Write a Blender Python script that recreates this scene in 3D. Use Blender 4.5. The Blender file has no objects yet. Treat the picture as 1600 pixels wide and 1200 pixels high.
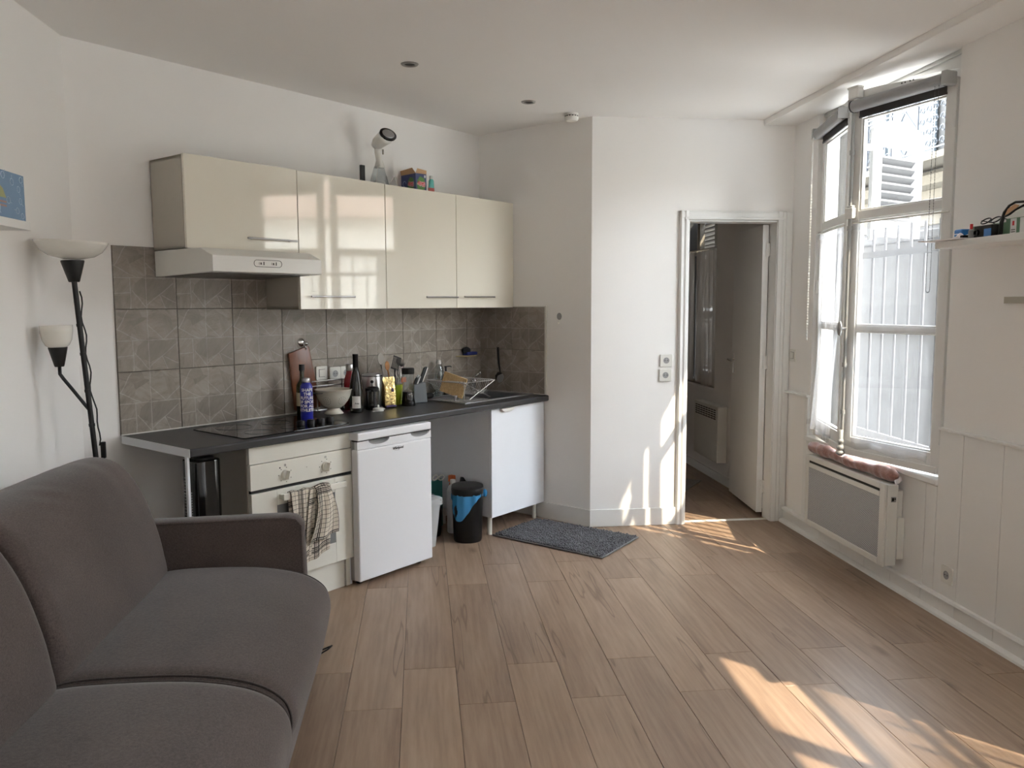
import bpy, math, random
import numpy as np
from mathutils import Matrix, Vector
random.seed(7)
PI = math.pi
R2 = math.sqrt(.5)
C = bpy.context.scene.collection
sc = bpy.context.scene

# ------------------------------------------------------------------ camera
CAM_H = 1.5
F, PIT, ROLL, YAW = 1272.8, math.radians(5.61), math.radians(-.224), math.radians(6.306)
cam = bpy.data.cameras.new('camera'); cam.sensor_width = 36; cam.lens = F / 1600 * 36
cam.clip_start = .05; cam.clip_end = 200
co = bpy.data.objects.new('camera', cam); C.objects.link(co); sc.camera = co
co.matrix_world = (Matrix.Translation((0, 0, CAM_H)) @ Matrix.Rotation(-YAW, 4, 'Z')
                   @ Matrix.Rotation(PI / 2 - PIT, 4, 'X') @ Matrix.Rotation(ROLL, 4, 'Z'))
# ------------------------------------------------------------------ light
SKY = 21.0
SUN = 12.0
w = bpy.data.worlds.new('sky'); sc.world = w; w.use_nodes = True
nt = w.node_tree; bg = nt.nodes['Background']
tc = nt.nodes.new('ShaderNodeTexCoord'); sx = nt.nodes.new('ShaderNodeSeparateXYZ')
rp = nt.nodes.new('ShaderNodeValToRGB')
nt.links.new(tc.outputs['Generated'], sx.inputs[0]); nt.links.new(sx.outputs['Z'], rp.inputs[0])
rp.color_ramp.elements[0].position = .0; rp.color_ramp.elements[0].color = (.96, .97, .98, 1)
rp.color_ramp.elements[1].position = .8; rp.color_ramp.elements[1].color = (.80, .88, 1, 1)
nt.links.new(rp.outputs[0], bg.inputs[0]); bg.inputs[1].default_value = SKY
sun = bpy.data.lights.new('sun', 'SUN'); sun.energy = SUN; sun.angle = math.radians(.6); sun.color = (1, .86, .66)
so = bpy.data.objects.new('sun', sun); C.objects.link(so); so.location = (8, -6, 12)
sd = Vector((-.65 * math.cos(math.radians(51)), .76 * math.cos(math.radians(51)), -math.sin(math.radians(51))))
so.rotation_euler = sd.to_track_quat('-Z', 'Y').to_euler()
sc.view_settings.view_transform = 'Standard'; sc.view_settings.look = 'None'
sc.view_settings.gamma = 1; sc.view_settings.use_curve_mapping = False
sc.view_settings.exposure = 0.18
sc.cycles.max_bounces = 10; sc.cycles.diffuse_bounces = 7; sc.cycles.transparent_max_bounces = 16
sc.cycles.sample_clamp_indirect = 6; sc.cycles.use_denoising = True

# ------------------------------------------------------------------ materials
def srgb(r, g, b):
    f = lambda c: (c / 255 / 12.92) if c / 255 <= .04045 else ((c / 255 + .055) / 1.055) ** 2.4
    return (f(r), f(g), f(b), 1)
class N:
    """tiny node helper"""
    def __init__(s, name):
        s.m = bpy.data.materials.new(name); s.m.use_nodes = True
        s.t = s.m.node_tree; s.p = s.t.nodes['Principled BSDF']; s.out = s.t.nodes['Material Output']
    def n(s, kind, **kw):
        x = s.t.nodes.new('ShaderNode' + kind)
        for k, v in kw.items():
            if k.startswith('i'): s.set(x.inputs[int(k[1:])], v)
            else: setattr(x, k, v)
        return x
    def set(s, inp, v):
        if isinstance(v, bpy.types.NodeSocket): s.t.links.new(v, inp)
        elif isinstance(v, bpy.types.Node): s.t.links.new(v.outputs[0], inp)
        else: inp.default_value = v
    def math(s, op, a, b=0, c=0):
        x = s.n('Math', operation=op); s.set(x.inputs[0], a); s.set(x.inputs[1], b); s.set(x.inputs[2], c); return x.outputs[0]
    def mix(s, f, a, b):
        x = s.n('Mix', data_type='RGBA'); s.set(x.inputs[0], f); s.set(x.inputs[6], a); s.set(x.inputs[7], b); return x.outputs[2]
    def ramp(s, v, stops):
        x = s.n('ValToRGB'); s.set(x.inputs[0], v); e = x.color_ramp.elements
        while len(e) < len(stops): e.new(.5)
        for i, (p, c) in enumerate(stops):
            e[i].position = p; e[i].color = c if len(c) == 4 else (*c, 1)
        return x.outputs[0]
    def coord(s, kind='Object'):
        return s.n('TexCoord').outputs[kind]
    def scale(s, v, sc_):
        x = s.n('Mapping'); s.set(x.inputs[0], v); x.inputs[3].default_value = sc_; return x.outputs[0]
    def noise(s, v, scale=5, detail=3, rough=.5, out=0):
        x = s.n('TexNoise'); s.set(x.inputs['Vector'], v); x.inputs['Scale'].default_value = scale
        x.inputs['Detail'].default_value = detail; x.inputs['Roughness'].default_value = rough; return x.outputs[out]
    def bump(s, h, strength=.3, dist=.002):
        b = s.n('Bump'); s.set(b.inputs['Height'], h); b.inputs['Strength'].default_value = strength
        b.inputs['Distance'].default_value = dist; s.t.links.new(b.outputs[0], s.p.inputs['Normal'])
    def base(s, col, rough=.5, metal=0, spec=.5, coat=0):
        s.set(s.p.inputs['Base Color'], col); s.p.inputs['Roughness'].default_value = rough
        s.p.inputs['Metallic'].default_value = metal; s.p.inputs['Specular IOR Level'].default_value = spec
        s.p.inputs['Coat Weight'].default_value = coat; return s
def plain(name, col, rough=.5, metal=0, var=.04, scale=12, bump=0, spec=.5, coat=0, bscale=80):
    m = N(name); c = m.coord()
    f = m.noise(c, scale, 3)
    dk = tuple(x * (1 - var * 2) for x in col[:3]) + (1,); lt = tuple(min(1, x * (1 + var)) for x in col[:3]) + (1,)
    m.base(m.mix(f, dk, lt), rough, metal, spec, coat)
    if bump: m.bump(m.noise(c, bscale, 4), bump, .001)
    return m.m
S = srgb
WALL = (.89, .877, .855, 1)
M = {}
M['wall'] = plain('wall_paint', WALL, .75, var=.012, scale=2.5, bump=.12, bscale=60, spec=.3)
M['ceil'] = plain('ceiling_paint', (.89, .877, .855, 1), .85, var=.012, scale=1.5, bump=.1, bscale=40, spec=.2)
M['trim'] = plain('trim_gloss_paint', (.82, .82, .80, 1), .35, var=.015, scale=8, bump=.05, bscale=30)
M['ext'] = plain('exterior_render', (.30, .28, .25, 1), .9, var=.08, scale=3, bump=.4, bscale=20)
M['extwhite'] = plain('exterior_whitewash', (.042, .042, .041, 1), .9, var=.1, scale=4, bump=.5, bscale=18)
M['cream'] = plain('exterior_cream_stone', (.055, .047, .032, 1), .9, var=.06, scale=3)
M['extgrey'] = plain('exterior_grey_paint', (.055, .068, .078, 1), .6, var=.06)
M['extglass'] = plain('exterior_dark_window', (.03, .04, .05, 1), .15, var=.1)
M['iron'] = plain('wrought_iron_grey', (.03, .036, .045, 1), .5, var=.1)
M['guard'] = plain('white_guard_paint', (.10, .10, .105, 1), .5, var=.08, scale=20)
M['shut'] = plain('white_shutter_paint', (.80, .80, .79, 1), .5, var=.03)
M['shutold'] = plain('weathered_shutter_paint', (.42, .40, .37, 1), .7, var=.12, scale=30)
M['street'] = plain('street_asphalt', (.56, .55, .53, 1), .9, var=.1)
M['creamwall'] = plain('warm_cream_render', (.78, .74, .65, 1), .9, var=.05, scale=3)
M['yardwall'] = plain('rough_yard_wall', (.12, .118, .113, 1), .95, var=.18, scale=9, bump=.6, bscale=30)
M['slat'] = plain('dark_grey_slats', (.10, .10, .10, 1), .8, var=.15, scale=30)  # slats in a mottled dark grey, set in a white frame
M['wire'] = plain('dull_wire', (.50, .48, .46, 1), .38, .7, var=.05)
M['spoon'] = plain('dull_spoon_metal', (.22, .20, .18, 1), .35, .5, var=.05)
M['roof'] = plain('brown_roof_tiles', (.20, .13, .09, 1), .8, var=.1, scale=8)
M['cab_gloss'] = None
m = N('cream_gloss_lacquer'); c = m.coord()
m.base(m.mix(m.noise(c, 1.5), S(226, 221, 206), S(231, 226, 212)), .06, 0, .6, .6)
m.p.inputs['Coat Roughness'].default_value = .03
m.bump(m.noise(c, 7, 1), .02, .002); M['cab_gloss'] = m.m
M['carcass'] = plain('cream_melamine', S(176, 170, 158), .5, var=.02, spec=.4)
M['carcass_dk'] = plain('grey_beige_melamine', S(150, 144, 134), .55, var=.02)
M['hood'] = plain('white_enamel', S(222, 221, 215), .3, var=.01)
M['oven'] = plain('oven_white_enamel', S(226, 224, 214), .3, var=.012)
M['appl'] = plain('appliance_white_steel', S(228, 229, 232), .38, var=.01, scale=4)
M['white_mel'] = plain('white_melamine', S(232, 235, 240), .45, var=.01)
M['applside'] = plain('appliance_grey_side', S(168, 168, 168), .45, var=.02)
M['plastic_w'] = plain('white_plastic', S(222, 221, 214), .35, var=.02)
M['plastic_k'] = plain('black_plastic', S(13, 13, 14), .42, var=.1, spec=.35)
M['plastic_kg'] = plain('black_gloss_plastic', S(14, 14, 15), .12, var=.1)
M['plastic_g'] = plain('grey_plastic', S(170, 171, 170), .45, var=.03)
M['rubber'] = plain('black_rubber', S(16, 16, 17), .7, var=.1)
M['chrome'] = plain('chrome', (.75, .75, .76, 1), .1, 1, var=.02)
M['steel'] = plain('brushed_steel', (.52, .52, .53, 1), .28, 1, var=.05, scale=40)
M['darkmetal'] = plain('dark_metal', (.12, .12, .125, 1), .35, 1, var=.08)
M['handle'] = plain('satin_nickel', (.36, .35, .34, 1), .3, 1, var=.05)
M['ovenglass'] = plain('grey_oven_glass', S(120, 122, 122), .12, var=.03)
M['hobglass'] = plain('black_ceramic_glass', (.006, .006, .007, 1), .04, var=.1, spec=.5)
M['ring'] = plain('hob_ring_print', S(70, 72, 74), .25, var=.05)
M['filter'] = plain('grease_filter_metal', (.16, .155, .15, 1), .35, .6, var=.2, scale=6)
M['gap'] = plain('dark_gap', S(20, 19, 18), .6, var=.1)
m = N('charcoal_worktop_laminate'); c = m.coord()
m.base(m.mix(m.noise(m.scale(c, (1, 1, 1)), 60, 4, .7), S(38, 38, 40), S(52, 52, 53)), .36, 0, .5)
m.bump(m.noise(c, 300, 2), .15, .0006); M['worktop'] = m.m
M['grout'] = plain('dark_grout', S(88, 80, 72), .9, var=.05)
M['caulk'] = plain('white_caulk', S(205, 203, 196), .5, var=.03)

# slate-look tile: printed patches with fine lines, different veins on each tile
def segline(m, p, a, b):
    ab = (b[0] - a[0], b[1] - a[1], 0); L2 = ab[0] ** 2 + ab[1] ** 2
    pa = m.n('VectorMath', operation='SUBTRACT', i0=p, i1=(a[0], a[1], 0)).outputs[0]
    d = m.n('VectorMath', operation='DOT_PRODUCT', i0=pa, i1=ab).outputs['Value']
    x = m.n('Math', operation='MULTIPLY', use_clamp=True); m.set(x.inputs[0], d); x.inputs[1].default_value = 1 / L2
    s_ = m.n('VectorMath', operation='SCALE', i0=ab); m.set(s_.inputs['Scale'], x.outputs[0])
    q = m.n('VectorMath', operation='SUBTRACT', i0=pa, i1=s_.outputs[0]).outputs[0]
    return m.n('VectorMath', operation='LENGTH', i0=q).outputs['Value']
m = N('slate_look_tile')
uvn = m.n('UVMap'); p = uvn.outputs[0]
rnd = m.n('ObjectInfo').outputs['Random']
off = m.n('VectorMath', operation='ADD', i0=m.coord(), i1=m.n('CombineXYZ', i0=m.math('MULTIPLY', rnd, 31), i1=m.math('MULTIPLY', rnd, 17)).outputs[0]).outputs[0]
wob = m.n('VectorMath', operation='MULTIPLY', i0=m.noise(p, 6, 2, out=1), i1=(.035, .035, 0))
pw = m.n('VectorMath', operation='ADD', i0=p, i1=wob.outputs[0]).outputs[0]
sg = [((0, .5), (1, .5)), ((.25, 0), (.25, .5)), ((.5, 0), (.5, 1)), ((0, .68), (.35, .5)), ((.5, .75), (.75, .5)), ((.75, .5), (1, .72)),
      ((.02, .68), (.2, .98)), ((.28, .3), (.48, .04)), ((.72, .22), (.8, .02)), ((.5, .06), (.95, .42)), ((.75, .22), (.98, .1)), ((0, .25), (.25, .26))]
dmin = None
for a, b in sg:
    d = segline(m, pw, (a[0] + .0175, a[1] + .0175), (b[0] + .0175, b[1] + .0175))
    dmin = d if dmin is None else m.math('MINIMUM', dmin, d)
ln = m.ramp(dmin, [(0, (1, 1, 1)), (.004, (.8, .8, .8)), (.010, (0, 0, 0))])
big = m.noise(off, 9, 3)
vor = m.n('TexVoronoi'); m.set(vor.inputs['Vector'], m.scale(pw, (3.2, 3.2, 1))); vor.inputs['Scale'].default_value = 1.0
patch = m.n('SeparateColor', i0=vor.outputs['Color']).outputs[0]
rotm = m.n('VectorRotate', rotation_type='Y_AXIS'); m.set(rotm.inputs['Vector'], off); m.set(rotm.inputs['Angle'], m.math('MULTIPLY', patch, 6.28))
vein = m.noise(m.scale(rotm.outputs[0], (16, 8, 5)), 2.2, 8, .72)
base = m.ramp(m.math('ADD', m.math('MULTIPLY', vein, .65), m.math('MULTIPLY', big, .35)),
              [(.32, S(118, 109, 99)), (.5, S(146, 137, 127)), (.62, S(158, 150, 140)), (.7, S(176, 169, 160))])
base = m.mix(m.math('MULTIPLY', patch, .6), base, S(108, 100, 92))
base = m.mix(m.math('MULTIPLY', ln, m.math('MULTIPLY', vein, .62)), base, S(200, 194, 186))
m.base(base, .42, 0, .45)
m.bump(m.math('SUBTRACT', vein, m.math('MULTIPLY', ln, .5)), .35, .0015)
M['tile'] = m.m

# oak laminate planks
m = N('oak_laminate_plank')
pos = m.n('NewGeometry').outputs['Position']; rnd = m.n('ObjectInfo').outputs['Random']
o2 = m.n('CombineXYZ', i0=m.math('MULTIPLY', rnd, 13.7), i1=m.math('MULTIPLY', rnd, 41.3), i2=m.math('MULTIPLY', rnd, 7)).outputs[0]
pp = m.n('VectorMath', operation='ADD', i0=pos, i1=o2).outputs[0]
grain = m.noise(m.scale(pp, (1, .055, 1)), 46, 8, .68)
wide = m.noise(m.scale(pp, (1, .16, 1)), 9, 4, .6)
wv = m.n('TexWave', wave_type='BANDS', bands_direction='X'); m.set(wv.inputs['Vector'], m.scale(pp, (1, .12, 1)))
wv.inputs['Scale'].default_value = 9; wv.inputs['Distortion'].default_value = 12; wv.inputs['Detail'].default_value = 3; wv.inputs['Detail Scale'].default_value = 1.2
g = m.math('ADD', m.math('MULTIPLY', grain, .46), m.math('ADD', m.math('MULTIPLY', wide, .48), m.math('MULTIPLY', wv.outputs[1], .06)))
col = m.ramp(g, [(.3, S(104, 85, 70)), (.46, S(138, 115, 96)), (.56, S(153, 130, 110)), (.72, S(172, 150, 129))])
tone = m.ramp(rnd, [(0, S(118, 97, 82)), (.5, S(146, 122, 102)), (1, S(160, 137, 116))])
col = m.mix(.35, col, tone)
kn = m.n('TexVoronoi'); m.set(kn.inputs['Vector'], m.scale(pp, (1, .38, 1))); kn.inputs['Scale'].default_value = 3.1
kd = m.ramp(m.math('ADD', kn.outputs['Distance'], m.math('MULTIPLY', m.noise(pp, 30), .06)), [(.05, (1, 1, 1)), (.13, (0, 0, 0))])
col = m.mix(m.math('MULTIPLY', kd, .7), col, S(78, 58, 44))
cr = m.ramp(m.noise(m.scale(pp, (1, .06, 1)), 16, 2, .4), [(.655, (0, 0, 0)), (.675, (1, 1, 1)), (.7, (0, 0, 0))])
col = m.mix(m.math('MULTIPLY', cr, .6), col, S(82, 62, 46))
m.base(col, .42, 0, .45); m.bump(grain, .12, .0008)
M['plank'] = m.m

def fabric(name, c1, c2, scale=700, bump=.5, sheen=.3):
    m = N(name); c = m.coord()
    a = m.noise(m.scale(c, (1, 1, .25)), scale, 2, .6); b = m.noise(m.scale(c, (.25, .25, 1)), scale, 2, .6)
    wv = m.math('MULTIPLY', m.math('ADD', a, b), .5); big = m.noise(c, 5, 3)
    f = m.math('ADD', m.math('MULTIPLY', wv, .8), m.math('MULTIPLY', big, .2))
    m.base(m.ramp(f, [(.34, c1), (.64, c2)]), .92, 0, .2)
    m.p.inputs['Sheen Weight'].default_value = sheen; m.p.inputs['Sheen Roughness'].default_value = .5
    m.bump(wv, bump, .0012); return m.m
M['sofa'] = fabric('taupe_sofa_fabric', S(48, 40, 38), S(86, 75, 71), 420, .6, .25)
M['sofa_dk'] = fabric('dark_sofa_fabric', S(40, 35, 33), S(66, 59, 55), 300, .5, .1)
M['velvet'] = fabric('brown_pink_velvet', S(112, 76, 66), S(156, 112, 100), 200, .3, .6)
M['mat'] = fabric('charcoal_chenille', S(66, 66, 69), S(122, 122, 125), 120, .6, .1)
M['matedge'] = fabric('grey_mat_binding', S(92, 91, 90), S(116, 115, 113), 300)
M['rug'] = fabric('grey_rug', S(90, 86, 82), S(120, 116, 110), 200)
M['wood_lt'] = None
def wood(name, c1, c2, rough=.5, axis=(1, 8, 8), scale=6):
    m = N(name); c = m.coord()
    g = m.noise(m.scale(c, axis), scale, 6, .6)
    m.base(m.ramp(g, [(.3, c1), (.7, c2)]), rough); m.bump(g, .1, .0006); return m.m
M['wood_lt'] = wood('light_beech', S(186, 154, 108), S(216, 186, 138), .5, (9, 1.2, 9), 8)
M['wood_rd'] = wood('reddish_brown_wood', S(88, 46, 22), S(122, 68, 36), .35, (8, 8, 1.2), 6)
M['wood_sp'] = wood('spoon_wood', S(140, 92, 50), S(176, 124, 74), .6)
# glass and sheer cloth
def thin_glass(name, tint=(1, 1, 1, 1), rough=.0, ior=1.45, base=.0):
    m = N(name); t = m.n('BsdfTransparent', i0=tint); g = m.n('BsdfGlossy'); g.inputs['Roughness'].default_value = rough
    lw = m.n('LayerWeight'); lw.inputs['Blend'].default_value = .5
    fr = m.n('Math', operation='MULTIPLY_ADD'); m.set(fr.inputs[0], m.math('POWER', lw.outputs['Facing'], 5)); fr.inputs[1].default_value = .8; fr.inputs[2].default_value = .06
    x = m.n('MixShader'); m.set(x.inputs[0], m.math('ADD', fr.outputs[0], base)); m.set(x.inputs[1], t); m.set(x.inputs[2], g)
    m.t.links.new(x.outputs[0], m.out.inputs[0]); return m.m
M['glass'] = thin_glass('window_pane_glass', (.97, .985, .98, 1))
M['jarglass'] = thin_glass('clear_vessel_glass', (.80, .83, .84, 1), .02, 1.5, .06)
M['darkglass'] = thin_glass('smoked_glass', (.35, .33, .30, 1), .03, 1.5, .05)
def sheer(name, col, alpha):
    m = N(name); c = m.coord('Object')
    t = m.n('BsdfTransparent'); tr = m.n('BsdfTranslucent', i0=col); df = m.n('BsdfDiffuse', i0=col)
    a = m.n('MixShader'); a.inputs[0].default_value = .45; m.set(a.inputs[1], tr); m.set(a.inputs[2], df)
    f = m.math('ADD', alpha, m.math('MULTIPLY', m.math('SUBTRACT', m.noise(m.scale(c, (1, 1, .1)), 30, 3), .5), alpha * .6))
    x = m.n('MixShader'); m.set(x.inputs[0], f); m.set(x.inputs[1], t); m.set(x.inputs[2], a)
    m.t.links.new(x.outputs[0], m.out.inputs[0]); return m.m
M['sheer'] = sheer('white_sheer_voile', (.62, .62, .63, 1), .16)
M['sheer2'] = sheer('thick_white_voile', (.85, .85, .85, 1), .66)
M['sheer_dk'] = sheer('old_net_curtain', (.55, .50, .45, 1), .92)
m = N('blue_bin_liner'); t = m.n('BsdfTransparent', i0=(.45, .75, .95, 1)); g = m.n('BsdfPrincipled')
g.inputs['Base Color'].default_value = S(70, 150, 205); g.inputs['Roughness'].default_value = .25
x = m.n('MixShader'); x.inputs[0].default_value = .72; m.set(x.inputs[1], t); m.set(x.inputs[2], g); m.t.links.new(x.outputs[0], m.out.inputs[0]); M['liner'] = m.m
m = N('opal_glass'); m.base(S(236, 234, 226), .12, 0, .5); m.p.inputs['Subsurface Weight'].default_value = .2; m.p.inputs['Subsurface Radius'].default_value = (.01, .01, .01); M['opal'] = m.m
# gold foil
m = N('gold_foil'); c = m.coord(); m.base(m.mix(m.noise(c, 40, 2), S(196, 166, 104), S(226, 206, 150)), .24, .85)
m.bump(m.noise(c, 55, 3), .9, .006); M['gold'] = m.m
# checked tea towel from its UVs (metres)
m = N('checked_tea_towel'); sp = m.n('SeparateXYZ', i0=m.n('UVMap').outputs[0])
def lines(m, v, period, width, a=None, b=None):
    fr = m.math('FRACT', m.math('DIVIDE', v, period)); l = m.math('LESS_THAN', fr, width / period)
    if a is not None: l = m.math('MULTIPLY', l, m.math('MULTIPLY', m.math('GREATER_THAN', v, a), m.math('LESS_THAN', v, b)))
    return l
ux, uy = sp.outputs[0], sp.outputs[1]
msk = m.math('MAXIMUM', lines(m, ux, .024, .0022), lines(m, uy, .024, .0022))
for (a, b) in ((.05, .085), (.31, .345)):
    msk = m.math('MAXIMUM', msk, lines(m, ux, .0085, .0040, a, b)); msk = m.math('MAXIMUM', msk, lines(m, uy, .0085, .0040, a, b))
for (a, b) in ((.55, .585),):
    msk = m.math('MAXIMUM', msk, lines(m, uy, .0085, .0040, a, b))
m.base(m.mix(msk, m.mix(m.noise(m.coord(), 30), S(205, 196, 180), S(222, 214, 200)), S(52, 48, 48)), .9, 0, .2); M['towel'] = m.m
# perforated heater sheet
m = N('perforated_grey_sheet'); sp = m.n('SeparateXYZ', i0=m.coord())
a = m.math('ADD', sp.outputs[1], sp.outputs[2]); b = m.math('SUBTRACT', sp.outputs[1], sp.outputs[2])
f1 = m.math('ABSOLUTE', m.math('SUBTRACT', m.math('FRACT', m.math('DIVIDE', a, .0125)), .5))
f2 = m.math('ABSOLUTE', m.math('SUBTRACT', m.math('FRACT', m.math('DIVIDE', b, .0125)), .5))
hole = m.math('MULTIPLY', m.math('LESS_THAN', f1, .3), m.math('LESS_THAN', f2, .3))
m.base(m.mix(hole, S(196, 197, 198), S(82, 84, 88)), .45); M['perf'] = m.m
m = N('blue_canvas_print'); m.base(m.mix(m.noise(m.coord(), 8), S(108, 134, 162), S(122, 148, 174)), .7); M['canvas'] = m.m

def flat(name, rgb, rough=.5, metal=0): 
    M[name] = plain(name, S(*rgb), rough, metal, var=.04, scale=25); return M[name]
for nm, rgb, ro in (('navy_bottle', (34, 40, 140), .3), ('dark_bottle_glass', (22, 20, 16), .08), ('green_bottle_glass', (44, 46, 20), .08), ('paper_label', (216, 214, 210), .6),
                 ('cream_label', (190, 180, 150), .6), ('enamel_cream', (214, 208, 194), .2), ('red_bottle', (130, 22, 36), .25), ('lime_pot', (150, 168, 40), .4),
                 ('block_grey', (84, 88, 92), .35), ('print_white', (235, 235, 235), .5), ('navy_card', (34, 44, 96), .45), ('leaf_green', (72, 122, 44), .45),
                 ('logo_red', (200, 30, 44), .4), ('kraft_card', (178, 142, 104), .7), ('teal_plastic', (60, 130, 124), .4), ('orange_plastic', (196, 92, 34), .4),
                 ('purple_print', (62, 44, 92), .5), ('sponge_blue', (34, 44, 110), .8), ('sponge_beige', (176, 158, 120), .8), ('bag_black', (18, 18, 20), .35),
                 ('bright_blue', (44, 110, 176), .35), ('box_green', (96, 132, 104), .5), ('paper_white', (232, 228, 228), .6), ('tan_inner', (196, 152, 116), .6),
                 ('beige_strip', (176, 172, 158), .6), ('soft_grey', (150, 150, 150), .5), ('yellow_print', (160, 160, 112), .6), ('orange_print', (166, 130, 118), .6), ('pale_print', (176, 196, 214), .6),
                 ('tube_teal', (92, 168, 160), .35), ('tube_red', (168, 70, 60), .4), ('smoke_white', (226, 224, 218), .4), ('grey_fabric', (60, 58, 60), .8), ('steamer_grey', (150, 146, 140), .2)):
    flat(nm, rgb, ro)

# ------------------------------------------------------------------ mesh helpers
class MB:
    def __init__(s): s.v = []; s.f = []; s.uv = {}
    def add(s, vs, fs):
        o = len(s.v); s.v += [tuple(v) for v in vs]; s.f += [tuple(i + o for i in f) for f in fs]; return s
    def box(s, x0, x1, y0, y1, z0, z1):
        if x0 > x1: x0, x1 = x1, x0
        if y0 > y1: y0, y1 = y1, y0
        if z0 > z1: z0, z1 = z1, z0
        return s.add([(x0, y0, z0), (x1, y0, z0), (x1, y1, z0), (x0, y1, z0), (x0, y0, z1), (x1, y0, z1), (x1, y1, z1), (x0, y1, z1)],
                     [(0, 3, 2, 1), (4, 5, 6, 7), (0, 1, 5, 4), (1, 2, 6, 5), (2, 3, 7, 6), (3, 0, 4, 7)])
    def prism(s, pts, axis, a, b):
        """pts polygon in the two other axes (cyclic order x->yz, y->xz, z->xy), extruded from a to b"""
        n = len(pts)
        mk = {'x': lambda p, t: (t, p[0], p[1]), 'y': lambda p, t: (p[0], t, p[1]), 'z': lambda p, t: (p[0], p[1], t)}[axis]
        vs = [mk(p, a) for p in pts] + [mk(p, b) for p in pts]
        fs = [tuple(range(n))[::-1], tuple(range(n, 2 * n))] + [(i, (i + 1) % n, n + (i + 1) % n, n + i) for i in range(n)]
        return s.add(vs, fs)
    def lathe(s, prof, c=(0, 0, 0), n=24, mat=None, cap=True, sy=1.0):
        vs = []; fs = []
        for r, z in prof:
            for i in range(n):
                a = 2 * PI * i / n; q = Vector((r * math.cos(a), r * math.sin(a) * sy, z))
                if mat: q = mat @ q
                vs.append((q[0] + c[0], q[1] + c[1], q[2] + c[2]))
        for j in range(len(prof) - 1):
            for i in range(n):
                k = (i + 1) % n; fs.append((j * n + i, j * n + k, (j + 1) * n + k, (j + 1) * n + i))
        if cap:
            if prof[0][0] > 1e-5: fs.append(tuple(range(n))[::-1])
            if prof[-1][0] > 1e-5: fs.append(tuple((len(prof) - 1) * n + i for i in range(n)))
        return s.add(vs, fs)
    def cyl(s, p0, p1, r, n=16, r1=None): return s.tube([p0, p1], r, n, r1=r1)
    def tube(s, pts, r, n=8, closed=False, r1=None, radii=None, cap=True):
        P = [Vector(p) for p in pts]; N_ = len(P); vs = []; fs = []
        up = None
        for i, p in enumerate(P):
            if closed: d = (P[(i + 1) % N_] - P[i - 1])
            else: d = (P[min(i + 1, N_ - 1)] - P[max(i - 1, 0)])
            d.normalize()
            if up is None:
                up = Vector((0, 0, 1)) if abs(d.z) < .9 else Vector((1, 0, 0))
            sd_ = d.cross(up)
            if sd_.length < 1e-4: sd_ = d.cross(Vector((0, 1, .1)))
            sd_.normalize(); up = sd_.cross(d).normalized()
            rr = radii[i] if radii else (r if r1 is None else r + (r1 - r) * i / (N_ - 1))
            for k in range(n):
                a = 2 * PI * k / n; vs.append(p + (sd_ * math.cos(a) + up * math.sin(a)) * rr)
        m_ = N_ if closed else N_ - 1
        for i in range(m_):
            j = (i + 1) % N_
            for k in range(n):
                l = (k + 1) % n; fs.append((i * n + k, i * n + l, j * n + l, j * n + k))
        if not closed and cap: fs += [tuple(range(n))[::-1], tuple((N_ - 1) * n + k for k in range(n))]
        return s.add(vs, fs)
    def sphere(s, c, r, n=16, m_=10, sc_=(1, 1, 1)):
        prof = [(r * math.sin(PI * j / m_) if 0 < j < m_ else 1e-6, -r * math.cos(PI * j / m_)) for j in range(m_ + 1)]
        vs = []; fs = []
        o = MB().lathe(prof, (0, 0, 0), n, cap=False)
        return s.add([(x * sc_[0] + c[0], y * sc_[1] + c[1], z * sc_[2] + c[2]) for x, y, z in o.v], o.f)
    def grid(s, fn, nu, nv, uvfn=None):
        vs = [fn(i / nu, j / nv) for j in range(nv + 1) for i in range(nu + 1)]
        o = len(s.v)
        if uvfn:
            for j in range(nv + 1):
                for i in range(nu + 1): s.uv[o + j * (nu + 1) + i] = uvfn(i / nu, j / nv)
        return s.add(vs, [(j * (nu + 1) + i, j * (nu + 1) + i + 1, (j + 1) * (nu + 1) + i + 1, (j + 1) * (nu + 1) + i) for j in range(nv) for i in range(nu)])
    def loft(s, rings, cap=True):
        n = len(rings[0]); vs = [p for r in rings for p in r]
        fs = [(j * n + i, j * n + (i + 1) % n, (j + 1) * n + (i + 1) % n, (j + 1) * n + i) for j in range(len(rings) - 1) for i in range(n)]
        if cap: fs += [tuple(range(n))[::-1], tuple((len(rings) - 1) * n + i for i in range(n))]
        return s.add(vs, fs)
    def xf(s, mat, start=0):
        s.v = s.v[:start] + [tuple(mat @ Vector(v)) for v in s.v[start:]]; return s
    def mesh(s, name, org=(0, 0, 0), smooth=False):
        me = bpy.data.meshes.new(name)
        me.from_pydata([(x - org[0], y - org[1], z - org[2]) for x, y, z in s.v], [], s.f)
        if s.uv:
            l = me.uv_layers.new(name='UVMap')
            for lp in me.loops: l.data[lp.index].uv = s.uv.get(lp.vertex_index, (0, 0))
        if smooth:
            me.polygons.foreach_set('use_smooth', [True] * len(me.polygons))
        import bmesh
        bm = bmesh.new(); bm.from_mesh(me); bmesh.ops.recalc_face_normals(bm, faces=bm.faces); bm.to_mesh(me); bm.free()
        me.update(); return me
ORG = {}
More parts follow.
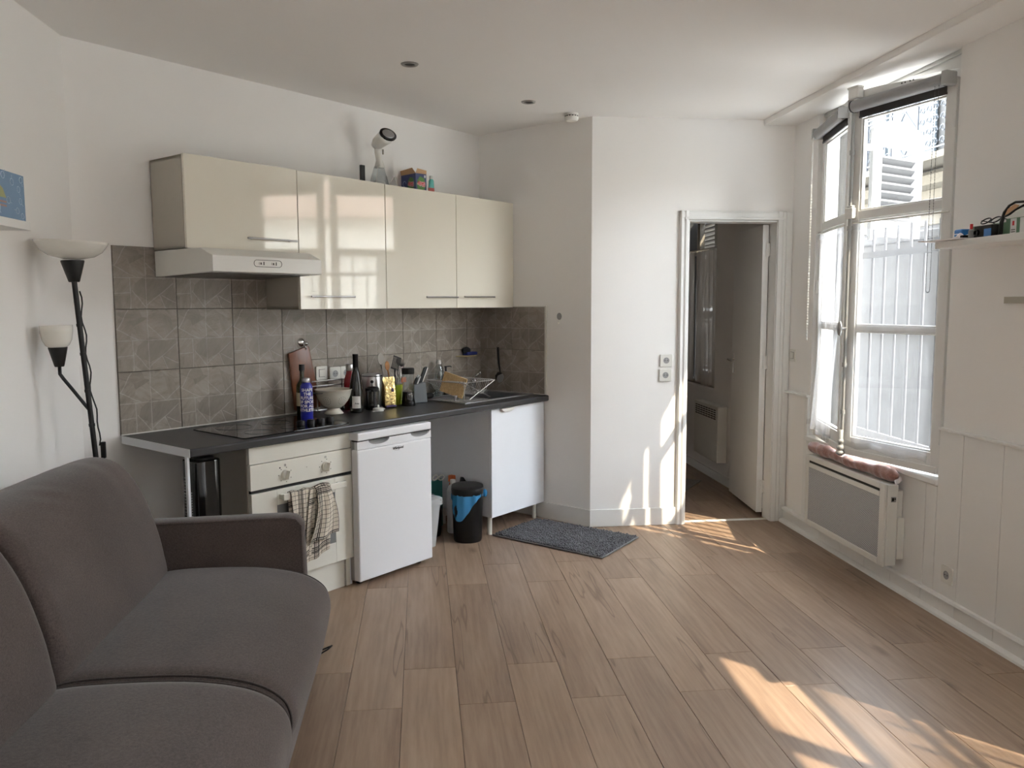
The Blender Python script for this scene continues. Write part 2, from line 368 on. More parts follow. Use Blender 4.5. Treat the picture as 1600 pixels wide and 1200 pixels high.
def fin(o, mat, bev, smooth, sub, solid):
    if mat is not None: o.data.materials.append(M[mat] if isinstance(mat, str) else mat)
    if solid:
        md = o.modifiers.new('solid', 'SOLIDIFY'); md.thickness = solid; md.offset = 0
    if bev:
        md = o.modifiers.new('bevel', 'BEVEL'); md.width = bev; md.segments = 2; md.limit_method = 'ANGLE'; md.angle_limit = math.radians(40)
    if sub:
        md = o.modifiers.new('sub', 'SUBSURF'); md.levels = sub; md.render_levels = sub
    if smooth == 'auto':
        a = np.array([math.radians(40)])
        o.data.polygons.foreach_set('use_smooth', [True] * len(o.data.polygons))
        for e in o.data.edges: pass
        md = o.modifiers.new('split', 'EDGE_SPLIT'); md.split_angle = math.radians(38)
def obj(name, mb, mat, parent=None, bev=0, smooth=False, sub=0, solid=0, label=None, stuff=False):
    org = (0, 0, 0)
    if parent is not None:
        r = parent
        while r.parent is not None: r = r.parent
        org = ORG.get(r.name, (0, 0, 0))
    me = mb.mesh(name, org, smooth is True)
    o = bpy.data.objects.new(name, me); C.objects.link(o)
    if parent is not None: o.parent = parent
    fin(o, mat, bev, smooth, sub, solid)
    if label: o['label'] = label
    if stuff: o['kind'] = 'stuff'
    return o
def place(o, frame, org, rot):
    if frame == 'k':
        o.location = (R2 * (org[0] - org[1]), R2 * (org[0] + org[1]), org[2]); o.rotation_euler = (0, 0, PI / 4 + rot)
    else:
        o.location = org; o.rotation_euler = (0, 0, rot)
def thing(name, label, cat, frame='r', org=(0, 0, 0), group=None, local=False, rot=0):
    """an Empty at the thing's base; its part meshes are given in the frame's own coordinates (or local ones)"""
    o = bpy.data.objects.new(name, None); o.empty_display_size = .05; C.objects.link(o)
    place(o, frame, org, rot); ORG[o.name] = (0, 0, 0) if local else org
    o['label'] = label; o['category'] = cat
    if group: o['group'] = group
    return o
def solo(name, mb, mat, label, cat, frame='r', org=(0, 0, 0), group=None, local=False, rot=0, bev=0, smooth=False, sub=0, solid=0, stuff=False):
    me = mb.mesh(name, (0, 0, 0) if local else org, smooth is True)
    o = bpy.data.objects.new(name, me); C.objects.link(o); place(o, frame, org, rot); ORG[o.name] = (0, 0, 0) if local else org
    fin(o, mat, bev, smooth, sub, solid); o['label'] = label; o['category'] = cat
    if group: o['group'] = group
    if stuff: o['kind'] = 'stuff'
    return o
def struct(name, mb=None, mat=None, frame='r', bev=0, smooth=False, loc=(0, 0, 0), rot=0, label=None):
    o = bpy.data.objects.new(name, mb.mesh(name, (0, 0, 0), smooth is True) if mb else None); C.objects.link(o)
    if mb: fin(o, mat, bev, smooth, 0, 0)
    place(o, frame, loc, rot); o['kind'] = 'structure'; ORG[o.name] = (0, 0, 0)
    if label: o['label'] = label
    return o
def piece(name, me, parent, loc, mat=None, rot=(0, 0, 0), scale=None):
    o = bpy.data.objects.new(name, me); C.objects.link(o); o.parent = parent; o.location = loc; o.rotation_euler = rot
    if scale: o.scale = scale
    return o
def text_mb(txt, size, font_w=None, ext=.0006, bold=0.0, shear=0):
    cu = bpy.data.curves.new('t', 'FONT'); cu.body = txt; cu.size = size; cu.extrude = ext; cu.offset = bold; cu.shear = shear
    cu.resolution_u = 3; cu.align_x = 'CENTER'; cu.space_line = .95
    ob = bpy.data.objects.new('t', cu); C.objects.link(ob)
    dg = bpy.context.evaluated_depsgraph_get(); dg.update()
    me = bpy.data.meshes.new_from_object(ob.evaluated_get(dg))
    mb = MB(); mb.add([tuple(v.co) for v in me.vertices], [tuple(p.vertices) for p in me.polygons])
    bpy.data.objects.remove(ob); bpy.data.curves.remove(cu); bpy.data.meshes.remove(me); return mb
def rrect(x0, x1, y0, y1, r, n=5):
    pts = []
    for cx, cy, a0 in ((x1 - r, y1 - r, 0), (x0 + r, y1 - r, 90), (x0 + r, y0 + r, 180), (x1 - r, y0 + r, 270)):
        for i in range(n + 1):
            a = math.radians(a0 + 90 * i / n); pts.append((cx + r * math.cos(a), cy + r * math.sin(a)))
    return pts
def K(u, v, z=0): return (R2 * (u - v), R2 * (u + v), z)
# ================================================================== THE SETTING
XW, YD, VK, US, ZC, ZS = 2.48, 5.294, 3.925, 4.53, 2.70, 2.665
XL = -1.581
FB = -2.0      # wall behind the camera
# floor slab and planks
fl = struct('floor', MB().box(-1.75, 2.62, FB - .1, 8.6, -.12, -.0105), 'gap')
PWD, PLN = .2135, 1.317
plank_meshes = {}
def plank_mesh(wd, ln):
    k = (round(wd, 3), round(ln, 3))
    if k not in plank_meshes:
        g = .0007; b = .0009
        mb = MB()
        x0, x1, y0, y1 = g, wd - g, g, ln - g
        vs = [(x0, y0, -.0105), (x1, y0, -.0105), (x1, y1, -.0105), (x0, y1, -.0105), (x0, y0, -b), (x1, y0, -b), (x1, y1, -b), (x0, y1, -b),
              (x0 + b, y0 + b, 0), (x1 - b, y0 + b, 0), (x1 - b, y1 - b, 0), (x0 + b, y1 - b, 0)]
        mb.add(vs, [(0, 1, 5, 4), (1, 2, 6, 5), (2, 3, 7, 6), (3, 0, 4, 7), (4, 5, 9, 8), (5, 6, 10, 9), (6, 7, 11, 10), (7, 4, 8, 11), (8, 9, 10, 11)])
        me = mb.mesh('plank'); me.materials.append(M['plank']); plank_meshes[k] = me
    return plank_meshes[k]
for kx in range(-8, 12):
    x0 = .12 + PWD * kx; x1 = x0 + PWD
    if kx == 11: x1 = min(x1, 2.48)
    if x1 < XL: continue
    xa = max(x0, XL - .02); 
    ph = 2.938 if kx % 2 == 0 else 3.26
    y = ph - 4 * PLN
    while y < 8.5:
        ya, yb = max(y, FB), min(y + PLN, 8.5)
        y += PLN
        if yb - ya < .05: continue
        # nothing is laid behind the kitchen walls
        lim = min(8.5, VK / R2 + xa + PWD + .06)
        if xa + PWD < 1.112: lim = min(lim, max(2 * 1.0, US / R2 - xa + .04))
        yb2 = min(yb, lim)
        if yb2 - ya < .05: continue
        piece('plank', plank_mesh(x1 - xa, yb2 - ya), fl, (xa, ya, 0))
# walls
struct('wall_left', MB().box(XL - .1, XL, FB - .1, 4.12, 0, ZC), 'wall')
wb = struct('wall_back', MB().box(1.60, US + .1, VK, VK + .1, 0, ZC), 'wall', 'k')
ws = struct('wall_side', MB().prism([(US, 2.957), (US + .1, 2.857 + .045), (US + .1, VK), (US, VK)], 'z', 0, ZC), 'wall', 'k')
wf = struct('wall_far', MB().box(1.112, 1.762, YD, YD + .1, 0, ZC).box(2.375, XW, YD, YD + .1, 0, ZC).box(1.762, 2.375, YD, YD + .1, 2.045, ZC), 'wall')
struct('wall_front', MB().box(XL - .1, XW + .1, FB - .1, FB, 0, ZC), 'wall')
struct('ceiling', MB().box(XL - .2, 2.60, FB - .1, 8.6, ZC, ZC + .12), 'ceil')
struct('trim_1', MB().prism([(2.255, FB), (2.50, FB), (2.50, YD), (2.262, YD)], 'z', ZS, ZC + .01), 'ceil', bev=.004)
# the right wall: window openings (the visible one, one beyond the frame's right edge, the bedroom's, an unseen one added for daylight)
W1 = (3.615, 4.965); W2 = (.24, 1.865); W3 = (6.70, 7.95); W4_ADDED = (-1.62, -.15)
XO = 2.72
def seg_arch(y0, y1, zs, rise, n=14):
    pts = []
    for i in range(n + 1):
        t = i / n; pts.append((y0 + (y1 - y0) * t, zs + rise * (1 - (2 * t - 1) ** 2)))
    return pts
mb = MB(); me_ = MB()
edges = [(FB - .1, W2[0]), (W2[1], W1[0]), (W1[1], YD + .1 - .1), (YD, W3[0]), (W3[1], 8.6)]
mb.box(XW, 2.60, FB - .1, W4_ADDED[0], 0, ZC).box(XW, 2.60, W4_ADDED[1], W2[0], 0, ZC).box(XW, 2.60, W2[1], W1[0], 0, ZC).box(XW, 2.60, W1[1], W3[0], 0, ZC).box(XW, 2.60, W3[1], 8.6, 0, ZC)
for a, b in (W1, W2, W4_ADDED): mb.box(XW, 2.60, a, b, 0, .62)
mb.box(XW, 2.60, W3[0], W3[1], 0, .76).box(XW, 2.60, W3[0], W3[1], 2.45, ZC)
wr = struct('wall_right', mb, 'wall')
me_.box(2.60, XO, FB - .1, W4_ADDED[0] + .05, -1, 7).box(2.60, XO, W4_ADDED[1] - .05, W2[0] + .05, -1, 7).box(2.60, XO, W2[1] - .05, W1[0] + .05, -1, 7).box(2.60, XO, W1[1] - .05, W3[0] + .05, -1, 7).box(2.60, XO, W3[1] - .05, 9, -1, 7)
for a, b in (W1, W2, W4_ADDED):
    me_.box(2.60, XO, a + .05, b - .05, -1, .58)
    me_.prism(seg_arch(a + .05, b - .05, 2.80, .10) + [(b - .05, 7), (a + .05, 7)], 'x', 2.60, XO)
me_.box(2.60, XO, W3[0] + .05, W3[1] - .05, -1, .74).box(2.60, XO, W3[0] + .05, W3[1] - .05, 2.40, 7)
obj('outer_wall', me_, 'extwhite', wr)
# bedroom shell
struct('wall_bedroom_left', MB().box(.40, .50, 6.08, 8.6, 0, ZC), 'wall')
struct('wall_bedroom_back', MB().box(.40, XO, 8.5, 8.6, 0, ZC), 'wall')
# baseboards
struct('baseboard_side', MB().box(US - .013, US, 2.957 - .009, 3.40, 0, .116), 'trim', 'k', bev=.003)
struct('baseboard_far', MB().box(1.108, 1.700, YD - .013, YD, 0, .118), 'trim', bev=.003)
struct('baseboard_left', MB().box(XL, XL + .013, FB, 3.98, 0, .10), 'trim', bev=.003)
bb = struct('baseboard_right', MB().box(XW - .02, XW, FB, YD - .02, 0, .095), 'trim')
obj('cap_rail', MB().prism([(XW - .034, .088), (XW - .03, .1), (XW - .015, .104), (XW, .104), (XW, .088)], 'y', FB, YD - .02), 'trim', bb)
obj('quarter_round', MB().prism([(XW - .02, .0), (XW - .048, 0), (XW - .046, .012), (XW - .036, .021), (XW - .02, .026)], 'y', FB, YD - .02), 'trim', bb)
yb_ = 2.92 - 8 * .262
seams = [3.178 + .262 * i for i in range(-17, 8)]
for i in range(len(seams) - 1):
    a, b = max(seams[i], FB) + .0012, min(seams[i + 1], YD - .001) - .0012
    if b - a < .03: continue
    obj('board', MB().box(XW - .0245, XW - .018, a, b, .02, .0878), 'trim', bb, bev=.001)
# wainscot boards fixed to the right wall, with the chair rail over them
def wains(a, b, z1):
    if b - a > .03: obj('wainscot_board', MB().box(XW - .017, XW, a + .0015, b - .0015, .10, z1), 'trim', wr, bev=.0022)
for i in range(len(seams) - 1):
    a, b = max(seams[i], FB), min(seams[i + 1], YD - .002)
    if b <= a: continue
    for (o0, o1) in (W1, W2, W4_ADDED):
        if a < o1 and b > o0: break
    else:
        wains(a, b, .893); continue
    if a < o0: wains(a, o0, .893)
    wains(max(a, o0), min(b, o1), .615)
    if b > o1: wains(o1, b, .893)
cr = struct('trim_2', MB().box(XW - .028, XW, W1[1], YD - .002, .893, .907).box(XW - .028, XW, W2[1], W1[0], .893, .907).box(XW - .028, XW, W4_ADDED[1], W2[0], .893, .907).box(XW - .028, XW, FB, W4_ADDED[0], .893, .907), 'trim', bev=.003)
# backsplash tiles, each its own piece with grout behind
def tile_mesh(wd, ht):
    g = .0014; mb = MB(); t = .007; b = .0012
    x0, x1, z0, z1 = g, wd - g, g, ht - g
    vs = [(x0, 0, z0), (x1, 0, z0), (x1, 0, z1), (x0, 0, z1), (x0, -t + b, z0), (x1, -t + b, z0), (x1, -t + b, z1), (x0, -t + b, z1), (x0 + b, -t, z0 + b), (x1 - b, -t, z0 + b), (x1 - b, -t, z1 - b), (x0 + b, -t, z1 - b)]
    mb.add(vs, [(0, 1, 5, 4), (1, 2, 6, 5), (2, 3, 7, 6), (3, 0, 4, 7), (4, 5, 9, 8), (5, 6, 10, 9), (6, 7, 11, 10), (7, 4, 8, 11), (8, 9, 10, 11)])
    for i, v in enumerate(vs): mb.uv[i] = (v[0] / .313, v[2] / .305)
    me = mb.mesh('tile'); me.materials.append(M['tile']); return me
TM = {}
def tile(parent, wd, ht, loc, rot=(0, 0, 0)):
    k = (round(wd, 3), round(ht, 3))
    if k not in TM: TM[k] = tile_mesh(wd, ht)
    piece('tile', TM[k], parent, loc, rot=rot)
obj('grout', MB().box(1.862, US, VK - .0035, VK, .872, 1.478).box(1.862, 2.72, VK - .0035, VK, 1.478, 1.785), 'grout', wb)
ue = [1.862 + .3135 * i for i in range(9)] + [US]
ze = [.872, 1.178, 1.482, 1.786]
for r in range(3):
    for i in range(len(ue) - 1):
        if r == 2 and i > 2: continue
        tile(wb, ue[i + 1] - ue[i], ze[r + 1] - ze[r], (ue[i], VK - .0035, ze[r]))
obj('grout', MB().box(US - .0035, US, 3.33, VK, .872, 1.478), 'grout', ws)
ve = [VK, VK - .3, 3.33]
for r in range(2):
    for i in range(2):
        tile(ws, ve[i] - ve[i + 1], ze[r + 1] - ze[r], (US - .0035, ve[i], ze[r]), (0, 0, -PI / 2))
obj('caulk_edge', MB().box(US - .013, US, 3.318, 3.33, .872, 1.484).box(US - .012, US, 3.33, VK, 1.478, 1.484), 'caulk', ws)
# ---- door to the bedroom
casing = [(0, 0), (.062, 0), (.062, .012), (.052, .022), (.034, .020), (.022, .026), (.006, .024), (0, .012)]
d1 = struct('door_1')
mb = MB()
def frame_leg(mb, x, inner, z0, z1):   # casing profile swept up; inner = +1 when the opening lies at +x
    pts = [(x + inner * (.062 - a), YD - b) for a, b in casing]
    mb.prism(pts, 'z', z0, z1)
frame_leg(mb, 1.700, 1, 0, 2.107)
mb.prism([(2.372 + .0, YD), (2.372, YD - .024), (2.40, YD - .026), (2.41, YD - .020), (2.425, YD - .022), (2.436, YD - .012), (2.436, YD)], 'z', 0, 2.107)
mb.box(2.436, 2.478, YD - .014, YD, 0, 2.10)
mb.box(1.700, 2.436, YD - .012, YD, 2.044, 2.107).box(1.712, 2.425, YD - .022, YD - .012, 2.056, 2.096).box(1.73, 2.41, YD - .027, YD - .022, 2.05, 2.066)
obj('casing', mb, 'trim', d1, bev=.002)
obj('jamb', MB().box(1.752, 1.768, YD - .012, YD + .112, 0, 2.05).box(2.368, 2.384, YD - .012, YD + .112, 0, 2.05).box(1.76, 2.376, YD - .012, YD + .112, 2.036, 2.05).box(1.768, 1.78, YD + .03, YD + .06, 0, 2.04), 'trim', d1, bev=.002)
obj('threshold_bar', MB().prism([(YD + .03, 0), (YD + .035, .004), (YD + .05, .006), (YD + .065, .004), (YD + .07, 0)], 'x', 1.768, 2.368), 'plastic_w', d1, bev=0)
# the leaf, swung into the bedroom
H = Vector((2.362, YD + .100)); ang = math.radians(5.0)
dv = Vector((math.sin(ang), math.cos(ang))); nv = Vector((-dv.y, dv.x))
def LP(a, t, z): p = H + dv * a + nv * t; return (p.x, p.y, z)
def leafbox(a0, a1, t0, t1, z0, z1):
    mb = MB(); vs = [LP(a0, t0, z0), LP(a1, t0, z0), LP(a1, t1, z0), LP(a0, t1, z0), LP(a0, t0, z1), LP(a1, t0, z1), LP(a1, t1, z1), LP(a0, t1, z1)]
    return mb.add(vs, [(0, 3, 2, 1), (4, 5, 6, 7), (0, 1, 5, 4), (1, 2, 6, 5), (2, 3, 7, 6), (3, 0, 4, 7)])
lf = obj('door_leaf', leafbox(0, .66, 0, .042, .035, 2.03), 'trim', d1, bev=.002)
mb = MB(); mb.v = []; 
hp = leafbox(.59, .625, .042, .046, .97, 1.12)
obj('handle_plate', hp, 'chrome', lf, bev=.002)
obj('lever_handle', MB().tube([LP(.607, .046, 1.075), LP(.607, .085, 1.075), LP(.595, .092, 1.076), LP(.50, .092, 1.068)], .008, 8), 'chrome', lf, smooth='auto')
for zz in (.22, 1.09, 1.86):
    obj('hinge', MB().cyl((2.366, YD + .095, zz - .045), (2.366, YD + .095, zz + .045), .007, 8).box(2.34, 2.368, YD + .092, YD + .096, zz - .045, zz + .045), 'trim', d1)

# ---- casement windows
def casement(parent, hx, hy, sgn, th, WD=.632):
    """leaf hinged at (hx,hy), running along -/+Y (sgn) and swung into the room by th; returns leaf + placing function"""
    a = math.radians(th)
    d = Vector((-math.sin(a), sgn * math.cos(a))); n = Vector((-math.cos(a), -sgn * math.sin(a)))     # n points into the room
    def P(s_, t, z): return (hx + d.x * s_ + n.x * t, hy + d.y * s_ + n.y * t, z)
    def bx(mb, s0, s1, t0, t1, z0, z1):
        vs = [P(s0, t0, z0), P(s1, t0, z0), P(s1, t1, z0), P(s0, t1, z0), P(s0, t0, z1), P(s1, t0, z1), P(s1, t1, z1), P(s0, t1, z1)]
        return mb.add(vs, [(0, 3, 2, 1), (4, 5, 6, 7), (0, 1, 5, 4), (1, 2, 6, 5), (2, 3, 7, 6), (3, 0, 4, 7)])
    ztop = lambda s_: 2.545 + .075 * (1 - (1 - s_ / WD) ** 2)
    mb = MB(); st = .055
    bx(mb, 0, st, 0, .04, .665, 2.545); bx(mb, WD - st, WD, 0, .04, .665, 2.612)
    bx(mb, st, WD - st, 0, .04, .665, .765); bx(mb, st, WD - st, 0, .04, 1.945, 1.990); bx(mb, st, WD - st, .006, .034, 1.348, 1.376)
    n_ = 10
    pts = [(st + (WD - 2 * st) * i / n_) for i in range(n_ + 1)]
    vs = []; 
    for t in (0, .04):
        for s_ in pts: vs.append(P(s_, t, 2.47 + .035 * (1 - (1 - s_ / WD) ** 2)))
        for s_ in pts: vs.append(P(s_, t, ztop(s_)))
    m_ = n_ + 1; fs = []
    for i in range(n_):
        fs += [(i, i + 1, m_ + i + 1, m_ + i), (2 * m_ + i, 3 * m_ + i, 3 * m_ + i + 1, 2 * m_ + i + 1), (m_ + i, m_ + i + 1, 3 * m_ + i + 1, 3 * m_ + i), (i, 2 * m_ + i, 2 * m_ + i + 1, i + 1)]
    mb.add(vs, fs)
    # glazing beads
    for z0, z1 in ((.765, 1.348), (1.376, 1.945), (1.990, 2.475)):
        for (s0, s1) in ((st, st + .01), (WD - st - .01, WD - st)): bx(mb, s0, s1, .010, .032, z0, z1)
        bx(mb, st, WD - st, .010, .032, z0, z0 + .01); bx(mb, st, WD - st, .010, .032, z1 - .01, z1)
    leaf = obj('casement', mb, 'trim', parent, bev=.003)
    for z0, z1 in ((.765, 1.348), (1.376, 1.945), (1.990, 2.49)):
        vs = [P(st, .02, z0), P(WD - st, .02, z0), P(WD - st, .02, z1), P(st, .02, z1)]
        obj('pane', MB().add(vs, [(0, 1, 2, 3)]), 'glass', leaf)
    obj('weather_bar', bx(MB(), .01, WD - .01, .04, .052, .665, .70), 'trim', leaf, bev=.004)
    return leaf, P, bx, WD
def window(no, W, th1, th2):
    wn = struct('window_%d' % no)
    a, b = W; fx0, fx1 = 2.525, 2.60
    mb = MB().box(fx0, fx1, a, a + .045, .62, ZS).box(fx0, fx1, b - .045, b, .62, ZS).box(fx0, fx1, a + .045, b - .045, .62, .662)
    mb.prism(seg_arch(a + .045, b - .045, 2.535, .088) + [(b - .045, ZS), (a + .045, ZS)], 'x', fx0, fx1)
    mb.box(fx0, fx1, a, b, ZS, ZC)
    obj('frame', mb, 'trim', wn, bev=.003)
    obj('head_moulding', MB().prism(seg_arch(a, b, 2.575, .07) + [p for p in reversed(seg_arch(a, b, 2.59, .07))], 'x', fx0 - .018, fx0).box(fx0 - .012, fx0, a, b, 2.652, ZS), 'trim', wn)
    obj('sill', MB().box(XW - .032, fx1, a - .004, b + .004, .618, .648), 'trim', wn, bev=.005)
    wd_ = (b - a - .094) / 2 + .002
    lA = casement(wn, 2.53, a + .047, 1, th1, wd_); lB = casement(wn, 2.53, b - .047, -1, th2, wd_)
    return wn, lA, lB
w1, nearL, farL = window(1, W1, 15.5, 13.5)
w2, n2, f2 = window(2, W2, 0, 0)
w4_, n4, f4 = window(4, W4_ADDED, 0, 0)  # unseen window behind the camera, added to brighten the left wall and kitchen
# espagnolette on the near leaf's meeting stile
leaf, P, bx, WD = nearL
mb = MB().tube([P(WD - .012, .056, .675), P(WD - .012, .056, 2.56)], .009, 10)
for z in (1.16, 1.9, 2.3, .9): mb.tube([P(WD - .012, .056, z - .012), P(WD - .012, .056, z + .012)], .014, 10)
obj('espagnolette_rod', mb, 'plastic_g', leaf, smooth='auto')
mb = MB(); bx(mb, WD - .04, WD + .015, .038, .07, 1.95, 2.01); bx(mb, WD - .035, WD + .01, .038, .066, 2.01, 2.022)
obj('rod_keeper', mb, 'trim', leaf, bev=.006)
mb = MB(); bx(mb, WD - .065, WD + .005, .04, .085, 2.575, 2.63); bx(mb, WD - .07, WD + .01, .04, .09, 2.625, 2.64); bx(mb, WD - .06, WD, .04, .08, 2.52, 2.575)
obj('rod_block', mb, 'trim', leaf, bev=.008)
q0 = Vector(P(WD - .012, .06, 1.36)); q1 = Vector(P(WD - .012, .10, 1.36))
obj('oval_handle', MB().tube([q0, q1], .009, 10).add(*(lambda o: (o.v, o.f))(MB().sphere(tuple(q1), .033, 16, 10, (.45, .45, 1.25)))), 'handle', leaf, smooth='auto')
q = P(WD - .012, .065, .70); mb = MB().sphere(q, .022, 14, 10, (1, 1, .8)).sphere((q[0], q[1], q[2] - .028), .026, 14, 10, (1, 1, .6)).sphere((q[0], q[1], q[2] + .035), .017, 14, 10)
mb.tube([(q[0], q[1], .655), (q[0], q[1], .80)], .012, 10)
obj('rod_boss', mb, 'plastic_g', leaf, smooth=True)
mb = MB()
for i in range(2):
    for j in range(2):
        for l in range(2): 
            c_ = P(.25 + i * .05 + l * .02, .041, 2.575 + j * .016); mb.tube([c_, P(.25 + i * .05 + l * .02, .0425, 2.575 + j * .016)], .004, 8)
obj('vent_holes', mb, 'gap', leaf)
# far leaf gets a plain cover strip
leaf, P, bx, WD2 = farL
mb = MB(); bx(mb, WD - .05, WD - .01, .04, .05, .68, 2.56); obj('cover_strip', mb, 'trim', leaf, bev=.003)
for lf_, P_, nm in ((nearL[0], nearL[1], 0), (farL[0], farL[1], 1)):
    for z in (.85, 1.6, 2.35):
        obj('hinge', MB().cyl(P_(0, .046, z - .04), P_(0, .046, z + .04), .007, 8), 'trim', lf_)
# ---- roller blinds, cafe curtains
def blind(L, label, chain_s, sgn, zr=2.535):
    leaf, P, bx, WD = L
    o = thing('roller_blind', label, 'blind', 'r', P(WD / 2, .075, zr), group=None)
    obj('roller', MB().tube([P(.035, .078, zr), P(WD - .035, .078, zr)], .031, 20), 'soft_grey', o, smooth='auto')
    mb = MB(); bx(mb, .045, WD - .05, .05, .0525, zr - .058, zr); bx(mb, .045, WD - .05, .047, .056, zr - .062, zr - .052)
    obj('shade_fabric', mb, 'grey_fabric', o, label='dark grey fabric hem of the blind')
    obj('end_ring', MB().tube([P(WD - .036, .078, zr), P(WD - .030, .078, zr)], .033, 20), 'rubber', o)
    mb = MB(); bx(mb, .0, .032, .04, .112, zr - .03, zr + .035); obj('bracket', mb, 'plastic_g', o, bev=.006)
    mb = MB(); bx(mb, WD - .03, WD - .024, .04, .11, zr - .03, zr + .03); obj('bracket', mb, 'plastic_g', o)
    mb = MB(); n_ = 70; z1 = zr - .03; z0 = chain_s
    for side in (0, 1):
        for i in range(n_):
            z = z1 + (z0 - z1) * i / n_
            c_ = P(.038 + .022 * side, .112, z); r = .0032
            mb.add([(c_[0] - r, c_[1], z), (c_[0] + r, c_[1], z), (c_[0], c_[1] - r, z), (c_[0], c_[1] + r, z), (c_[0], c_[1], z - r), (c_[0], c_[1], z + r)],
                   [(0, 2, 5), (2, 1, 5), (1, 3, 5), (3, 0, 5), (2, 0, 4), (1, 2, 4), (3, 1, 4), (0, 3, 4)])
        mb.tube([P(.038 + .022 * side, .112, z1), P(.038 + .022 * side, .112, z0)], .0008, 4)
    for i in range(7):
        a = PI * i / 6; c_ = P(.049 - .011 * math.cos(a), .112, z0 - .013 * math.sin(a)); r = .0032
        mb.add([(c_[0] - r, c_[1], c_[2]), (c_[0] + r, c_[1], c_[2]), (c_[0], c_[1] - r, c_[2]), (c_[0], c_[1] + r, c_[2]), (c_[0], c_[1], c_[2] - r), (c_[0], c_[1], c_[2] + r)],
               [(0, 2, 5), (2, 1, 5), (1, 3, 5), (3, 0, 5), (2, 0, 4), (1, 2, 4), (3, 1, 4), (0, 3, 4)])
    obj('bead_chain', mb, 'darkmetal' if sgn > 0 else 'plastic_w', o)
    return o
blind(nearL, 'grey roller blind rolled up on the nearer window leaf, with a dark bead chain', 1.56, 1)
blind(farL, 'grey roller blind rolled up on the farther window leaf, with a pale bead chain', 1.28, -1)
def curtain(L, label, s0, s1, b0, b1, zt, zb, folds, amp, t0=.055, wob=.01, hemz=0, mt='sheer'):
    leaf, P, bx, WD = L
    o = thing('cafe_curtain', label, 'curtain', 'r', P((s0 + s1) / 2, t0, zt))
    rnd_ = [random.uniform(-1, 1) for _ in range(40)]
    def fn(u, v):
        k = v ** 1.3
        a = s0 + (b0 - s0) * k; b = s1 + (b1 - s1) * k
        uu = u + .012 * math.sin(u * 37 + v * 2.2)
        s_ = a + (b - a) * uu
        ph = u * folds * 2 * PI
        am = amp * (.5 + .6 * v) 
        t = t0 + am * math.sin(ph + .8 * math.sin(v * 2 + u * 5)) + am * .5 * math.sin(ph * .43 + 1.3 + v) + wob * math.sin(v * 7 + u * 3) * v
        z = zt + (zb - zt) * v + .010 * math.sin(ph * .5) * v + hemz * (u - .5) * v
        return P(s_, t, z)
    obj('cloth', MB().grid(fn, int(folds * 10), 36), mt, o, smooth=True)
    n_ = 60
    def fn2(u, v): 
        q = fn(u, v * .035); return (q[0], q[1], q[2] + .012)
    def hd(u, v):
        ph = u * folds * 9 * 1.7
        return P(s0 + (s1 - s0) * u, t0 + .004 * math.sin(ph * 2) , zt + .012 - .048 * v + .003 * math.sin(ph))
    obj('gathered_heading', MB().grid(hd, int(folds * 24), 4), mt, o, smooth=True)
    def hm(u, v):
        q = fn(u, 1 - .028 * v); return (q[0] - .0015, q[1], q[2])
    obj('hem', MB().grid(hm, int(folds * 10), 2), mt, o, smooth=True)
    obj('rod', MB().tube([P(.0, t0, zt), P(WD - .03, t0, zt)], .0045, 8), 'plastic_w', o)
    return o
curtain(nearL, 'white sheer cafe curtain spread flat across the nearer window leaf', .03, .60, .045, .595, 1.925, .715, 4, .006)
curtain(farL, 'white sheer cafe curtain bunched in folds on the farther window leaf', .02, .585, .01, .42, 1.925, .70, 7, .020, wob=.012, hemz=-.05)
curtain(n2, 'white sheer cafe curtain on the leaf of the window beyond the right shelf, nearer half', .03, .60, .05, .59, 1.925, .72, 5, .008, mt='sheer2')
curtain(f2, 'white sheer cafe curtain on the leaf of the window beyond the right shelf, farther half', .03, .60, .05, .59, 1.925, .72, 5, .008, mt='sheer2')

